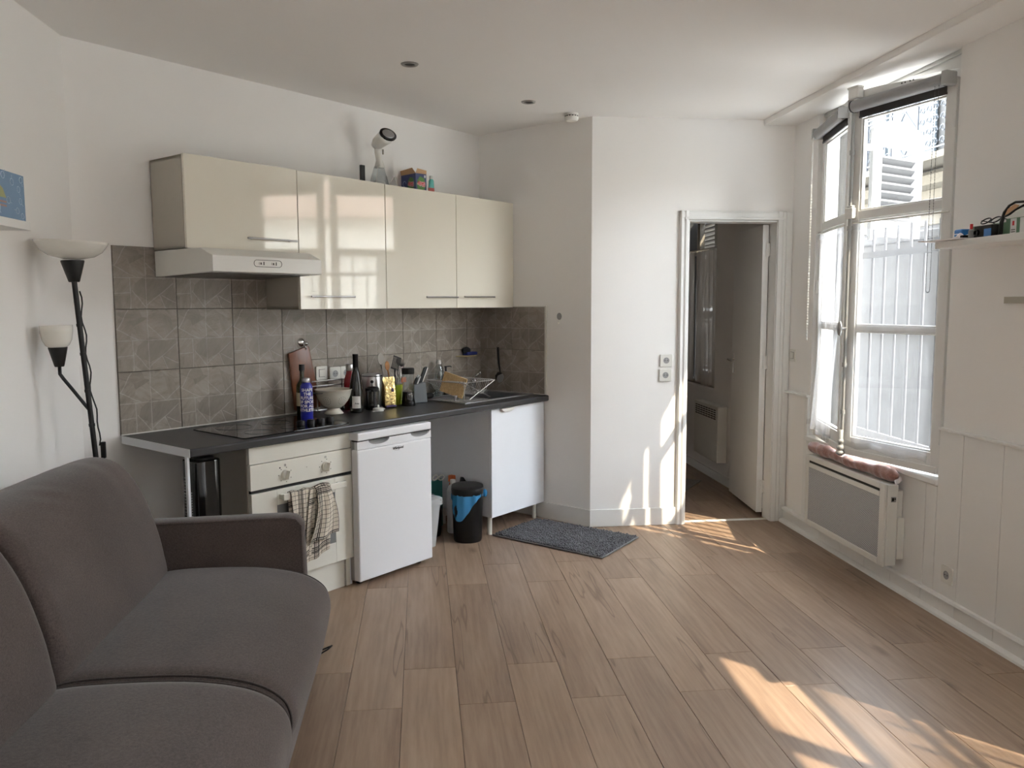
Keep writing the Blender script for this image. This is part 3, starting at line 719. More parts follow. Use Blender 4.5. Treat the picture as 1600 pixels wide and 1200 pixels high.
# ---- outside: guard bars, shutters, opposite building
def guard(W, label):
    o = thing('window_guard', label, 'window bars', 'r', (2.66, (W[0] + W[1]) / 2, .60))
    a, b = W[0] + .05, W[1] - .05
    n_ = 10
    for i in range(n_):
        y = a + (b - a) * (i + .5) / n_
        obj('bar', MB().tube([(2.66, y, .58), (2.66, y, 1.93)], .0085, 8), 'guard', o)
    for z in (.72, 1.78): obj('rail', MB().box(2.65, 2.67, a, b, z - .018, z + .018), 'guard', o)
guard(W1, 'white iron window guard of upright bars outside the open window')
guard(W2, 'white iron window guard outside the window beyond the right shelf')
def shutter(hx, hy, dirv, z0, z1, wd, label, mat='shut', rise=.06, sl=.045, tilt=.03, half=False):
    o = thing('louvred_shutter', label, 'shutter', 'r', (hx, hy, z0))
    d = Vector(dirv).normalized(); n = Vector((-d.y, d.x))
    def P(a, t, z): return (hx + d.x * a + n.x * t, hy + d.y * a + n.y * t, z)
    def bx(mb, a0, a1, t0, t1, za, zb, skew=0):
        vs = [P(a0, t0, za), P(a1, t0, za), P(a1, t1, za + skew), P(a0, t1, za + skew), P(a0, t0, zb), P(a1, t0, zb), P(a1, t1, zb + skew), P(a0, t1, zb + skew)]
        return mb.add(vs, [(0, 3, 2, 1), (4, 5, 6, 7), (0, 1, 5, 4), (1, 2, 6, 5), (2, 3, 7, 6), (3, 0, 4, 7)])
    mb = MB(); bx(mb, 0, .085, 0, .035, z0, z1 - .03); bx(mb, wd - .085, wd, 0, .035, z0, z1 - .03)
    bx(mb, .085, wd - .085, 0, .035, z0, z0 + .10); mz = z0 + (z1 - z0) * .36 if not half else -9
    if not half: bx(mb, .085, wd - .085, 0, .035, mz, mz + .08)
    n_ = 12; vs = []
    for t in (0, .035):
        for i in range(n_ + 1): vs.append(P(wd * i / n_, t, z1 - .14))
        for i in range(n_ + 1): vs.append(P(wd * i / n_, t, z1 - .03 + rise * (1 - (2 * i / n_ - 1) ** 2)))
    m_ = n_ + 1; fs = []
    for i in range(n_): fs += [(i, i + 1, m_ + i + 1, m_ + i), (2 * m_ + i, 3 * m_ + i, 3 * m_ + i + 1, 2 * m_ + i + 1), (m_ + i, m_ + i + 1, 3 * m_ + i + 1, 3 * m_ + i), (i, 2 * m_ + i, 2 * m_ + i + 1, i + 1)]
    fs += [(0, m_, 3 * m_, 2 * m_), (n_, 2 * m_ + n_, 3 * m_ + n_, m_ + n_)]
    mb.add(vs, fs)
    obj('shutter_frame', mb, mat, o, bev=.002)
    z = z0 + .115
    while z < z1 - .17:
        if not (mz - .045 < z < mz + .085):
            obj('slat', bx(MB(), .085, wd - .085, .0, .040, z, z + .013, tilt), 'slat' if half else mat, o, label='dark grey slat' if half else None)
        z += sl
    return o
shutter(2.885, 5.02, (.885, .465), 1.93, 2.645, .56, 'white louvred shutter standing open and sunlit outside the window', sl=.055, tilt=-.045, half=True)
solo('shutter_hinge_arm', MB().box(2.722, 2.90, 5.0, 5.02, 2.06, 2.10).box(2.722, 2.90, 5.0, 5.02, 2.46, 2.50).box(2.86, 2.90, 4.99, 5.025, 1.9, 2.6), 'shut', 'white hinge post carrying the open shutter', 'post', 'r', (2.8, 5.0, 1.9))
shutter(2.76, 3.60, (.12, -1), .62, 2.62, .66, 'white louvred shutter folded back on the outer wall beside the window', sl=.075)
shutter(2.76, 6.73, (.03, 1), .74, 2.42, .60, 'closed louvred shutter across the bedroom window, nearer leaf', 'shutold', 0, .04, .030)
shutter(2.76, 7.35, (.03, 1), .74, 2.42, .60, 'closed louvred shutter across the bedroom window, farther leaf', 'shutold', 0, .04, .030)
# opposite building
bl = thing('apartment_building', 'pale apartment building across the street, seen through the window', 'building', 'r', (11.6, 14, -1))
FX = 11.6
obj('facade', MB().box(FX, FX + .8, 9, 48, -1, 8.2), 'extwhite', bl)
obj('facade', MB().box(FX, FX + .8, -40, -5, -1, 13), 'extwhite', bl)  # unseen tall stretch, added to keep sky light off the far wall
obj('low_wing', MB().box(FX, FX + 6, -5, 9, -1, 3.2), 'creamwall', bl)  # out of direct view; made low and pale to send more daylight indoors
obj('low_roof', MB().prism([(FX - .3, 3.2), (FX + 3, 4.4), (FX + 6.3, 3.2)], 'y', -5, 9), 'roof', bl)
obj('cornice', MB().prism([(FX, 4.05), (FX - .3, 4.12), (FX - .36, 4.32), (FX - .25, 4.42), (FX, 4.46)], 'y', 9, 48), 'cream', bl)
obj('string_course', MB().box(FX - .12, FX, 9, 48, 3.25, 3.42), 'cream', bl)
obj('cream_band', MB().box(FX - .04, FX, 9, 48, 3.42, 4.05), 'cream', bl)
for i in range(2, 14):
    y = 3.2 + i * 3.0
    f_ = obj('window', MB().box(FX - .06, FX, y, y + 1.3, 4.75, 7.4), 'extgrey', bl)
    obj('window_glass', MB().box(FX - .07, FX - .06, y + .1, y + .6, 4.85, 7.3).box(FX - .07, FX - .06, y + .7, y + 1.2, 4.85, 7.3), 'extglass', f_)
    obj('window_shutter', MB().box(FX - .11, FX - .05, y - .65, y - .03, 4.75, 7.4), 'extgrey', bl)
    obj('window_shutter', MB().box(FX - .11, FX - .05, y + 1.33, y + 1.95, 4.75, 7.4), 'extgrey', bl)
    f_ = obj('window', MB().box(FX - .05, FX, y + .1, y + 1.5, .6, 2.9), 'extgrey', bl)
    obj('window_glass', MB().box(FX - .06, FX - .05, y + .2, y + 1.4, .7, 2.8), 'extglass', f_)
bal = thing('balcony', 'iron balcony with diamond and scroll railing on the opposite facade', 'balcony', 'r', (FX - .4, 19, 4.5))
obj('balcony_slab', MB().box(FX - .9, FX - .005, 13.0, 27.0, 4.50, 4.64), 'cream', bal)
RX = FX - .86
mb = MB()
for z in (4.72, 5.70, 5.80): mb.box(RX - .015, RX + .015, 13, 27.0, z, z + .035)
for i in range(15): mb.box(RX - .015, RX + .015, 13 + i, 13.035 + i, 4.64, 5.8)
obj('rail_frame', mb, 'iron', bal)
for i in range(14):
    y = 13.5 + i
    mb = MB()
    if i % 2 == 0:
        for (y0, z0, y1, z1) in ((y - .47, 5.22, y, 5.70), (y, 5.70, y + .47, 5.22), (y + .47, 5.22, y, 4.74), (y, 4.74, y - .47, 5.22)): mb.tube([(RX, y0, z0), (RX, y1, z1)], .022, 6)
    else:
        for a in range(4):
            for b in range(4):
                cy, cz = y - .36 + a * .24, 4.84 + b * .24
                mb.tube([(RX, cy + .10 * (1 - .10 * k) * math.cos(k * .8), cz + .10 * (1 - .10 * k) * math.sin(k * .8)) for k in range(9)], .016, 5)
    obj('rail_ornament', mb, 'iron', bal)
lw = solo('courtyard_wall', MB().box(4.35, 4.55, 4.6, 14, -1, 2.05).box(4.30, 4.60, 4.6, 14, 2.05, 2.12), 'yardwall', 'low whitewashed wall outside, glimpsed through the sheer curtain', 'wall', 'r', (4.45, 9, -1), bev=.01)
struct('trim_3', MB().box(2.72, 16, -40, 48, -1.1, -1.0), 'street')

# ---- bedroom window, curtains, heater, rug
w3 = struct('window_3')
a, b = W3
mb = MB().box(2.53, 2.59, a, a + .05, .76, 2.45).box(2.53, 2.59, b - .05, b, .76, 2.45).box(2.53, 2.59, a, b, .76, .80).box(2.53, 2.59, a, b, 2.40, 2.45).box(2.535, 2.58, (a + b) / 2 - .04, (a + b) / 2 + .04, .8, 2.4).box(2.54, 2.575, a, b, 1.94, 1.99)
obj('frame', mb, 'carcass_dk', w3, bev=.003)
for y0, y1 in ((a + .05, (a + b) / 2 - .04), ((a + b) / 2 + .04, b - .05)):
    for z0, z1 in ((.8, 1.94), (1.99, 2.4)):
        obj('pane', MB().add([(2.555, y0, z0), (2.555, y1, z0), (2.555, y1, z1), (2.555, y0, z1)], [(0, 1, 2, 3)]), 'glass', w3)
def bedcurtain(y0, y1, label):
    o = thing('net_curtain', label, 'curtain', 'r', (2.50, (y0 + y1) / 2, 1.96))
    def fn(u, v): 
        return (2.505 + .012 * math.sin(u * 34 + v), y0 + (y1 - y0) * u * (1 - .1 * v), 1.965 - 1.19 * v + .01 * math.sin(u * 9))
    obj('cloth', MB().grid(fn, 50, 14), 'sheer_dk', o, smooth=True)
    obj('rod', MB().tube([(2.505, y0, 1.965), (2.505, y1, 1.965)], .005, 8), 'plastic_w', o)
bedcurtain(6.74, 7.30, 'net curtain on the nearer half of the dark bedroom window')
bedcurtain(7.34, 7.92, 'net curtain on the farther half of the dark bedroom window')
he = thing('panel_heater', 'white convector heater with slotted top on the bedroom wall', 'heater', 'r', (2.42, 6.65, .19))
obj('housing', MB().box(2.39, 2.475, 6.365, 6.94, .19, .655), 'plastic_w', he, bev=.006)
mb = MB()
for i in range(8):
    for j in range(5): mb.box(2.388, 2.391, 6.41 + i * .063, 6.41 + i * .063 + .048, .545 + j * .018, .554 + j * .018)
obj('outlet_slots', mb, 'gap', he)
solo('bedroom_rug', MB().prism([(2.336, 6.565), (2.07, 6.20), (1.45, 6.65), (1.72, 7.02)], 'z', .001, .010), 'rug', 'corner of a pale grey rug on the bedroom floor', 'rug', 'r', (1.7, 6.8, 0), bev=.003)
struct('baseboard_bedroom', MB().box(XW - .014, XW, YD + .1, 8.5, 0, .07), 'trim')

# ================================================================== KITCHEN (coordinates u, v, z along the counter)
def kbar(u0, u1, v, z, r=.005, stand=.028, both=True):
    mb = MB().tube([(u0, v - stand, z), (u1, v - stand, z)], r, 10)
    for u in (u0 + .035, u1 - .035): mb.tube([(u, v - stand, z), (u, v, z)], r * .8, 8)
    return mb
cabs = [(2.068, 2.703, 1.768, 2.205, 'cream gloss wall cabinet over the extractor hood, leftmost and shortest', (2.38, 2.675), 1.832),
        (2.705, 3.323, 1.475, 2.203, 'cream gloss wall cabinet reflecting the window, right of the hood', (2.757, 3.06), 1.544),
        (3.325, 3.936, 1.475, 2.200, 'cream gloss wall cabinet, third from the left, handle at its lower right', (3.632, 3.92), 1.545),
        (3.938, 4.528, 1.475, 2.200, 'cream gloss wall cabinet in the corner by the side wall', (3.982, 4.29), 1.548)]
for i, (a, b, z0, z1, lab, hd, hz) in enumerate(cabs):
    o = thing('wall_cabinet', lab, 'cabinet', 'k', ((a + b) / 2, VK, z0), group='cream gloss wall cabinets over the counter')
    mb = MB().box(a, b, 3.630, VK - .009, z0, z0 + .016).box(a, b, 3.63, VK - .009, z1 - .018, z1 - .002).box(a, a + .016, 3.63, VK - .009, z0, z1 - .002).box(b - .016, b, 3.63, VK - .009, z0, z1 - .002).box(a, b, VK - .018, VK - .009, z0, z1 - .002)
    obj('carcass', mb, 'carcass', o, bev=.001, label='matt grey-beige cabinet sides')
    dr = obj('cabinet_door', MB().box(a + .0015, b - .0015, 3.610, 3.628, z0 + .001, z1), 'cab_gloss', o, bev=.0012)
    obj('bar_handle', kbar(hd[0], hd[1], 3.610, hz), 'handle', dr, smooth='auto')
# extractor hood
ho = thing('extractor_hood', 'white slimline extractor hood under the short wall cabinet', 'hood', 'k', (2.38, VK, 1.64))
hu0, hu1 = 2.070, 2.685
prof = [(3.915, 1.640), (3.915, 1.766), (3.50, 1.766), (3.400, 1.728), (3.400, 1.654), (3.44, 1.652)]
obj('housing', MB().prism(prof, 'x', hu0, hu1), 'hood', ho, bev=.003)
obj('filter_panel', MB().add([(hu0 + .03, 3.46, 1.6495), (hu1 - .03, 3.46, 1.6495), (hu1 - .03, 3.88, 1.6385), (hu0 + .03, 3.88, 1.6385), (hu0 + .03, 3.46, 1.656), (hu1 - .03, 3.46, 1.656), (hu1 - .03, 3.88, 1.645), (hu0 + .03, 3.88, 1.645)],
    [(0, 3, 2, 1), (4, 5, 6, 7), (0, 1, 5, 4), (1, 2, 6, 5), (2, 3, 7, 6), (3, 0, 4, 7)]), 'filter', ho)
mb = MB(); pts = rrect(2.287, 2.443, 1.682, 1.714, .0155)
mb.tube([(p[0], 3.3995, p[1]) for p in pts], .0012, 5, closed=True); obj('control_outline', mb, 'gap', ho)
for u in (2.325, 2.395):
    k_ = obj('slider', MB().box(u - .012, u + .016, 3.394, 3.400, 1.692, 1.704), 'plastic_w', ho, bev=.002)
    obj('slider_mark', MB().box(u + .010, u + .014, 3.3925, 3.394, 1.690, 1.706).box(u - .006, u - .001, 3.3925, 3.394, 1.692, 1.702), 'gap', k_)
# worktop with sink cut-out
UL, VF = 1.862, 3.297
ct = thing('worktop', 'charcoal laminate worktop running along the kitchen wall', 'worktop', 'k', (3.2, 3.6, .834))
SU0, SU1, SV0, SV1 = 4.10, 4.46, 3.47, 3.80
def wtprof(v0, v1, front): 
    if front: return [(v0 + .006, .834), (v0, .840), (v0, .864), (v0 + .003, .870), (v0 + .008, .872), (v1, .872), (v1, .834)]
    return [(v0, .834), (v0, .872), (v1, .872), (v1, .834)]
mb = MB().prism(wtprof(VF, VK - .009, True), 'x', UL + .002, SU0).prism(wtprof(VF, SV0, True), 'x', SU0, SU1).prism(wtprof(SV1, VK - .009, False), 'x', SU0, SU1).prism(wtprof(VF, VK - .009, True), 'x', SU1, US - .009)
obj('counter_slab', mb, 'worktop', ct, bev=0)
obj('end_strip', MB().box(UL, UL + .002, VF + .002, VK - .009, .834, .872), 'white_mel', ct, label='white edging strip on the left end')
obj('sealant', MB().box(UL, US - .009, VK - .013, VK - .0065, .872, .878).box(US - .013, US - .0065, 3.33, VK - .012, .872, .878), 'caulk', ct)
# support panel under the left end, tower fan in the niche
solo('support_post', MB().box(1.864, 1.876, 3.328, 3.346, 0, .834), 'white_mel', 'narrow white support post under the left end of the worktop', 'post', 'k', (1.88, 3.35, 0), bev=.001)
tf = thing('tower_fan', 'glossy black tower fan standing under the left end of the worktop', 'fan', 'k', (1.985, 3.44, 0))
def oval(cu, cv, ru, rv, n=28): return [(cu + ru * math.cos(2 * PI * i / n), cv + rv * math.sin(2 * PI * i / n)) for i in range(n)]
obj('fan_body', MB().prism(rrect(1.925, 2.068, 3.365, 3.515, .05, 6), 'z', .03, .795), 'plastic_kg', tf, bev=.006, smooth='auto')
obj('fan_base', MB().prism(oval(1.997, 3.44, .095, .10), 'z', 0, .03), 'plastic_k', tf, bev=.004)
mb = MB()
for i in range(46): mb.box(1.9235, 1.9255, 3.42, 3.47, .06 + i * .0145, .063 + i * .0145)
for i in range(30): mb.box(1.9235, 1.9255, 3.405, 3.409, .30 + i * .012, .306 + i * .012)
obj('air_slots', mb, 'plastic_g', tf)
obj('top_panel', MB().prism(rrect(1.945, 2.05, 3.39, 3.495, .04, 5), 'z', .795, .803), 'plastic_k', tf)
# oven cabinet, oven and hob
oc = thing('oven_cabinet', 'white base cabinet housing the oven, left end of the run', 'cabinet', 'k', (2.487, 3.6, 0))
obj('side_panel', MB().box(2.172, 2.188, 3.350, VK - .02, .0, .834), 'carcass_dk', oc, bev=.001, label='grey-beige left side panel')
obj('side_panel', MB().box(2.780, 2.796, 3.350, VK - .02, .0, .834), 'white_mel', oc, bev=.001)
obj('filler_panel', MB().box(2.176, 2.795, 3.330, 3.350, .748, .828), 'oven', oc, bev=.0015)
obj('top_rail', MB().box(2.19, 2.78, 3.345, 3.40, .828, .834), 'wood_lt', oc)
obj('plinth', MB().box(2.19, 2.745, 3.352, 3.368, .0, .148), 'oven', oc, bev=.001)
obj('plinth_post', MB().box(2.752, 2.778, 3.345, 3.368, .0, .150), 'oven', oc, bev=.001)
ov = thing('built_in_oven', 'white built-in oven with two knobs and a bar handle', 'oven', 'k', (2.487, 3.33, .152))
obj('oven_body', MB().box(2.19, 2.778, 3.352, 3.86, .155, .745), 'gap', ov)
cp = obj('control_panel', MB().box(2.177, 2.794, 3.326, 3.350, .622, .745), 'oven', ov, bev=.002)
for u, z, al in ((2.372, .672, .25), (2.618, .675, .25)):
    k_ = obj('knob', MB().lathe([(.0245, 0), (.0245, .006), (.021, .010), (.021, .012)], (u, 3.326, z), 24, Matrix.Rotation(PI / 2, 4, 'X')), 'oven', cp, smooth='auto')
    mb = MB().box(-.004, .004, -.026, 0, -.020, .020).xf(Matrix.Translation((u, 3.315, z)) @ Matrix.Rotation(al, 4, 'Y'))
    obj('knob_grip', mb, 'oven', cp, bev=.002)
mb = MB()
for u, z in ((2.372, .672), (2.618, .675)):
    for k in range(7):
        a = PI * (.15 + k * .28); cu, cz = u + .038 * math.cos(a), z + .036 * math.sin(a); mb.box(cu - .002, cu + .002, 3.3254, 3.326, cz - .002, cz + .002)
    mb.box(u - .004, u + .004, 3.3254, 3.326, z + .043, z + .045).box(u - .004, u + .004, 3.3254, 3.326, z + .050, z + .052).box(u - .005, u - .004, 3.3254, 3.326, z + .043, z + .052).box(u + .004, u + .005, 3.3254, 3.326, z + .043, z + .052)
mb.tube([(2.342, 3.3256, .710), (2.342, 3.3254, .710)], .004, 10); mb.tube([(2.50, 3.3256, .69), (2.50, 3.3254, .69)], .002, 8)
obj('dial_marks', mb, 'gap', cp)
mb = MB()
dz0, dz1 = .155, .606
wx0, wx1, wz0, wz1 = 2.318, 2.672, .262, .530
mb.box(2.177, wx0, 3.322, 3.350, dz0, dz1).box(wx1, 2.794, 3.322, 3.350, dz0, dz1).box(wx0, wx1, 3.322, 3.350, dz0, wz0).box(wx0, wx1, 3.322, 3.350, wz1, dz1)
od = obj('oven_door', mb, 'oven', ov, bev=.002)
obj('door_glass', MB().box(wx0, wx1, 3.3245, 3.345, wz0, wz1), 'ovenglass', od, label='grey glass panel of the oven door')
mb = MB().box(2.325, 2.712, 3.276, 3.289, .556, .588)
for u in (2.34, 2.69): mb.box(u - .012, u + .012, 3.289, 3.322, .560, .584)
obj('door_handle', mb, 'oven', od, bev=.003)
obj('door_gap', MB().box(2.182, 2.79, 3.334, 3.350, .607, .621), 'gap', ov)
hb = thing('induction_hob', 'black glass hob set into the worktop beside the bottles', 'hob', 'k', (2.48, 3.57, .872))
obj('glass_top', MB().prism(rrect(2.165, 2.80, 3.345, 3.80, .012), 'z', .8722, .8775), 'hobglass', hb, bev=.001)
mb = MB()
for cu, cv, r in ((2.32, 3.46, .07), (2.33, 3.69, .09), (2.56, 3.66, .075), (2.52, 3.46, .06)):
    mb.tube([(cu + r * math.cos(2 * PI * i / 40), cv + r * math.sin(2 * PI * i / 40), .8776) for i in range(40)], .0011, 4, closed=True)
obj('cooking_zones', mb, 'ring', hb)
for u, v in ((2.60, 3.482), (2.665, 3.482), (2.728, 3.482), (2.79, 3.482)):
    k_ = obj('hob_knob', MB().lathe([(.022, 0), (.022, .018), (.019, .022)], (u - .01, v, .8776), 20), 'plastic_k', hb, smooth='auto')
    obj('knob_mark', MB().box(u - .0105, u - .0085, v - .0225, v - .002, .8995, .9004), 'print_white', k_)
# fridge
fr = thing('undercounter_fridge', 'white undercounter fridge between the oven and the bin niche', 'fridge', 'k', (3.05, 3.55, 0))
fu0, fu1, fv = 2.777, 3.326, 3.262
obj('cabinet', MB().box(fu0 + .012, fu1 - .004, fv + .055, 3.86, .02, .785), 'applside', fr, bev=.004)
obj('top_cap', MB().box(fu0 + .003, fu1, fv - .002, 3.86, .787, .829), 'appl', fr, bev=.006)
dr = obj('fridge_door', MB().box(fu0, fu1, fv, fv + .05, .028, .738), 'appl', fr, bev=.007)
pts = [(fu0, .740), (fu1, .740), (fu1, .782)]
def arc(c_, r, d, n=12): return [(c_ + r * math.cos(PI * i / n), .782 - d * math.sin(PI * i / n)) for i in range(n + 1)]
pts += [(fu1 - .015, .782)] + arc(3.24, .075, .027) + arc(2.93, .075, .027) + [(fu0, .782)]
obj('handle_strip', MB().prism(pts, 'y', fv + .001, fv + .022), 'appl', fr, bev=0)
for c_ in (3.24, 2.93):
    mb = MB()
    def fn(u, v, c_=c_): 
        a = PI * u; x = c_ + .078 * math.cos(a); d_ = .030 * math.sin(a) * v
        return (x, fv + .004 + .03 * (1 - v ** 2) , .784 - d_)
    mb.grid(fn, 14, 5)
    obj('finger_recess', mb, 'applside', fr, smooth=True)  # grey on a white fridge: the hollow's shade put into the colour
obj('strip_back', MB().box(fu0 + .01, fu1 - .01, fv + .036, fv + .05, .738, .781), 'applside', fr)
obj('cap_gap', MB().box(fu0 + .004, fu1 - .003, fv + .004, fv + .05, .7815, .7875), 'gap', fr)
t_ = text_mb('Whirlpool', .019, bold=.0004, shear=.15); t_.xf(Matrix.Translation((3.065, fv - .0008, .709)) @ Matrix.Rotation(PI / 2, 4, 'X'))
t_.tube([(3.065 + .034 * math.cos(2 * PI * i / 24), fv - .0004, .7135 + .011 * math.sin(2 * PI * i / 24)) for i in range(20)], .0005, 4)
obj('maker_logo', t_, 'darkmetal', dr)
for u in (fu0 + .05, fu1 - .05): obj('foot', MB().cyl((u, fv + .07, 0), (u, fv + .07, .028), .016, 12), 'plastic_k', fr)
# sink cabinet
sk = thing('sink_cabinet', 'white base cabinet on thin legs under the sink', 'cabinet', 'k', (4.24, 3.6, 0))
obj('carcass', MB().box(3.955, 3.971, 3.356, VK - .02, .118, .834).box(4.50, 4.516, 3.356, VK - .02, .118, .834).box(3.971, 4.50, 3.356, VK - .02, .118, .134), 'white_mel', sk, bev=.001)
dr = obj('cabinet_door', MB().box(3.953, 4.518, 3.336, 3.354, .118, .826), 'white_mel', sk, bev=.0015)
pts = [(4.02 + .13 * i / 12, 0) for i in range(13)]
mb = MB().prism([(4.03, .826), (4.165, .826), (4.155, .812), (4.135, .803), (4.06, .803), (4.04, .812)], 'y', 3.312, 3.336)
obj('pull_tab', mb, 'plastic_w', dr, bev=.003)
for u, v in ((3.975, 3.375), (4.487, 3.40), (3.985, 3.80), (4.487, 3.80)): obj('leg', MB().cyl((u, v, 0), (u, v, .118), .015, 14), 'plastic_w', sk, smooth='auto')
# sink, tap
si = thing('sink', 'stainless steel inset sink with drainer beside the side wall', 'sink', 'k', (4.15, 3.62, .872))
mb = MB()
for a, b, c_, d in ((3.79, 4.505, 3.415, SV0), (3.79, 4.505, SV1, 3.835), (3.79, SU0, SV0, SV1), (SU1, 4.505, SV0, SV1)): mb.box(a, b, c_, d, .8722, .8752)
obj('rim', mb, 'steel', si)
mb = MB().box(SU0, SU1, SV0, SV1, .735, .738).box(SU0, SU0 + .002, SV0, SV1, .737, .8722).box(SU1 - .002, SU1, SV0, SV1, .737, .8722).box(SU0 + .002, SU1 - .002, SV0, SV0 + .002, .737, .8722).box(SU0 + .002, SU1 - .002, SV1 - .002, SV1, .737, .8722)
obj('bowl', mb, 'steel', si)
mb = MB().tube([(3.795, 3.42, .876), (4.50, 3.42, .876), (4.50, 3.83, .876), (3.795, 3.83, .876)], .0035, 6, closed=True); obj('raised_edge', mb, 'steel', si)
mb = MB()
for i in range(7): mb.box(3.83, 4.06, 3.49 + i * .042, 3.498 + i * .042, .8752, .878)
obj('drainer_ribs', mb, 'steel', si, bev=.001)
tp = thing('mixer_tap', 'chrome mixer tap behind the dish rack', 'tap', 'k', (4.36, 3.845, .8752))
obj('tap_body', MB().lathe([(.022, 0), (.022, .006), (.017, .01), (.017, .075), (.020, .08), (.020, .10), (.01, .108)], (4.36, 3.845, .8752), 18), 'chrome', tp, smooth='auto')
obj('spout', MB().tube([(4.36, 3.845, .955), (4.33, 3.82, .985), (4.28, 3.77, .995), (4.23, 3.72, .985), (4.215, 3.705, .965)], .008, 10), 'chrome', tp, smooth=True)
obj('lever', MB().tube([(4.36, 3.845, .98), (4.375, 3.80, 1.012)], .007, 10).sphere((4.377, 3.797, 1.013), .012), 'chrome', tp, smooth=True)
# ================================================================== SOFA
so_ = thing('sofa', 'taupe fabric sofa along the left wall', 'sofa', 'r', (-1.0, 2.3, 0))
def smooth_loop(pts, n):
    """closed Catmull-Rom resample"""
    P_ = [Vector(p) for p in pts]; N_ = len(P_); out = []
    for i in range(n):
        t = i / n * N_; k = int(t); f = t - k
        p0, p1, p2, p3 = P_[(k - 1) % N_], P_[k % N_], P_[(k + 1) % N_], P_[(k + 2) % N_]
        out.append(.5 * ((2 * p1) + (-p0 + p2) * f + (2 * p0 - 5 * p1 + 4 * p2 - p3) * f * f + (-p0 + 3 * p1 - 3 * p2 + p3) * f ** 3))
    return out
def cushion(prof, y0, y1, n=56, rows=26, inset=.035, bulge=.012, end=.05, wr=None):
    P_ = smooth_loop(prof, n); c = sum(P_, Vector((0, 0))) / n
    rings = []
    for j in range(rows + 1):
        t = -1 + 2 * j / rows; t = math.sin(t * PI / 2) if abs(t) < 1 else t
        y = (y0 + y1) / 2 + (y1 - y0) / 2 * t
        e = min(y - y0, y1 - y) / end; e = max(0, min(1, e)); off = -inset * (1 - math.sqrt(max(0, 1 - (1 - e) ** 2))) + bulge * (1 - t * t)
        ring = []
        for i, p in enumerate(P_):
            tg = (P_[(i + 1) % n] - P_[i - 1]).normalized(); nm = Vector((tg.y, -tg.x))
            if nm.dot(p - c) < 0: nm = -nm
            q = p + nm * off
            z = q.y; x = q.x
            if wr: x, z = wr(x, y, z)
            ring.append((x, y, z))
        rings.append(ring)
    return MB().loft(rings)
seat = [(-1.10, .30), (-1.12, .40), (-1.02, .452), (-.85, .462), (-.65, .455), (-.50, .425), (-.415, .375), (-.385, .315), (-.392, .25), (-.44, .22), (-.7, .215), (-1.0, .22)]
back = [(-1.02, .42), (-1.018, .54), (-1.055, .69), (-1.10, .80), (-1.16, .885), (-1.235, .918), (-1.315, .908), (-1.39, .86), (-1.43, .72), (-1.43, .50), (-1.36, .40), (-1.18, .37)]
def wrk(x, y, z):
    if z > .7:
        d = math.exp(-((y - 2.60 - (z - .8) * .6) / .09) ** 2); x += .006 * math.sin((z * 1.3 + y * .5) * 90) * d * min(1, (z - .7) / .1)
        d = math.exp(-((y - 3.1) / .12) ** 2); z += .0015 * math.sin(y * 40) * d
    return x + .003 * math.sin(y * 9), z
for (a, b) in ((2.305, 3.295), (1.305, 2.295)):
    cu_ = obj('seat_cushion', cushion(seat, a, b, inset=.03, bulge=.014), 'sofa', so_, smooth=True)
    obj('back_cushion', cushion(back, a + .012, b - .012, inset=.03, bulge=.016, wr=wrk, rows=60), 'sofa', so_, smooth=True)
    # piping along the seams of the seat cushion
    for yy in (a + .012, b - .012):
        P_ = smooth_loop(seat, 60); c = sum(P_, Vector((0, 0))) / 60
        pts = [(c.x + (p.x - c.x) * .975, yy, c.y + (p.y - c.y) * .93) for p in P_]
        obj('piping', MB().tube(pts, .0035, 6, closed=True), 'sofa_dk', cu_, smooth=True)
obj('base_frame', MB().box(-1.46, -.415, 1.30, 3.296, .10, .235), 'sofa', so_, bev=.02, smooth='auto')
obj('back_frame', MB().box(-1.50, -1.42, 1.30, 3.296, .10, .76).box(-1.44, -1.20, 1.32, 3.28, .20, .60), 'sofa_dk', so_, bev=.01)
for (y0, y1) in ((3.300, 3.392), (1.205, 1.297)):
    pr = [(-1.50, .10), (-1.50, .60), (-1.47, .632), (-.56, .648), (-.515, .64), (-.492, .61), (-.486, .30), (-.486, .10)]
    ar = obj('armrest', MB().prism(pr, 'y', y0, y1), 'sofa', so_, bev=.014, smooth='auto')
    ins = [(-1.49, .13), (-1.49, .60), (-1.465, .622), (-.56, .637), (-.522, .629), (-.502, .603), (-.497, .30), (-.497, .13)]
    for yy in (y0 + .004, y1 - .004): obj('piping', MB().tube([(p[0], yy, p[1]) for p in ins], .003, 6), 'sofa_dk', ar, smooth='auto')
    for x in (-.52, -1.44): obj('leg', MB().prism([(x - .028, .10), (x + .030, .10), (x + .022, 0), (x - .012, 0)], 'y', y0 + .012, y1 - .012), 'plastic_k', so_, bev=.003)
# loose cable loop by the sofa foot
solo('cable_loop', MB().tube([(-.52, 3.44, .004), (-.47, 3.47, .004), (-.425, 3.475, .02), (-.405, 3.455, .035), (-.42, 3.43, .03), (-.46, 3.42, .01), (-.52, 3.43, .004)], .0035, 6), 'plastic_k',
     'thin black cable loop on the floor beside the sofa', 'cable', 'r', (-.47, 3.45, 0), smooth=True)

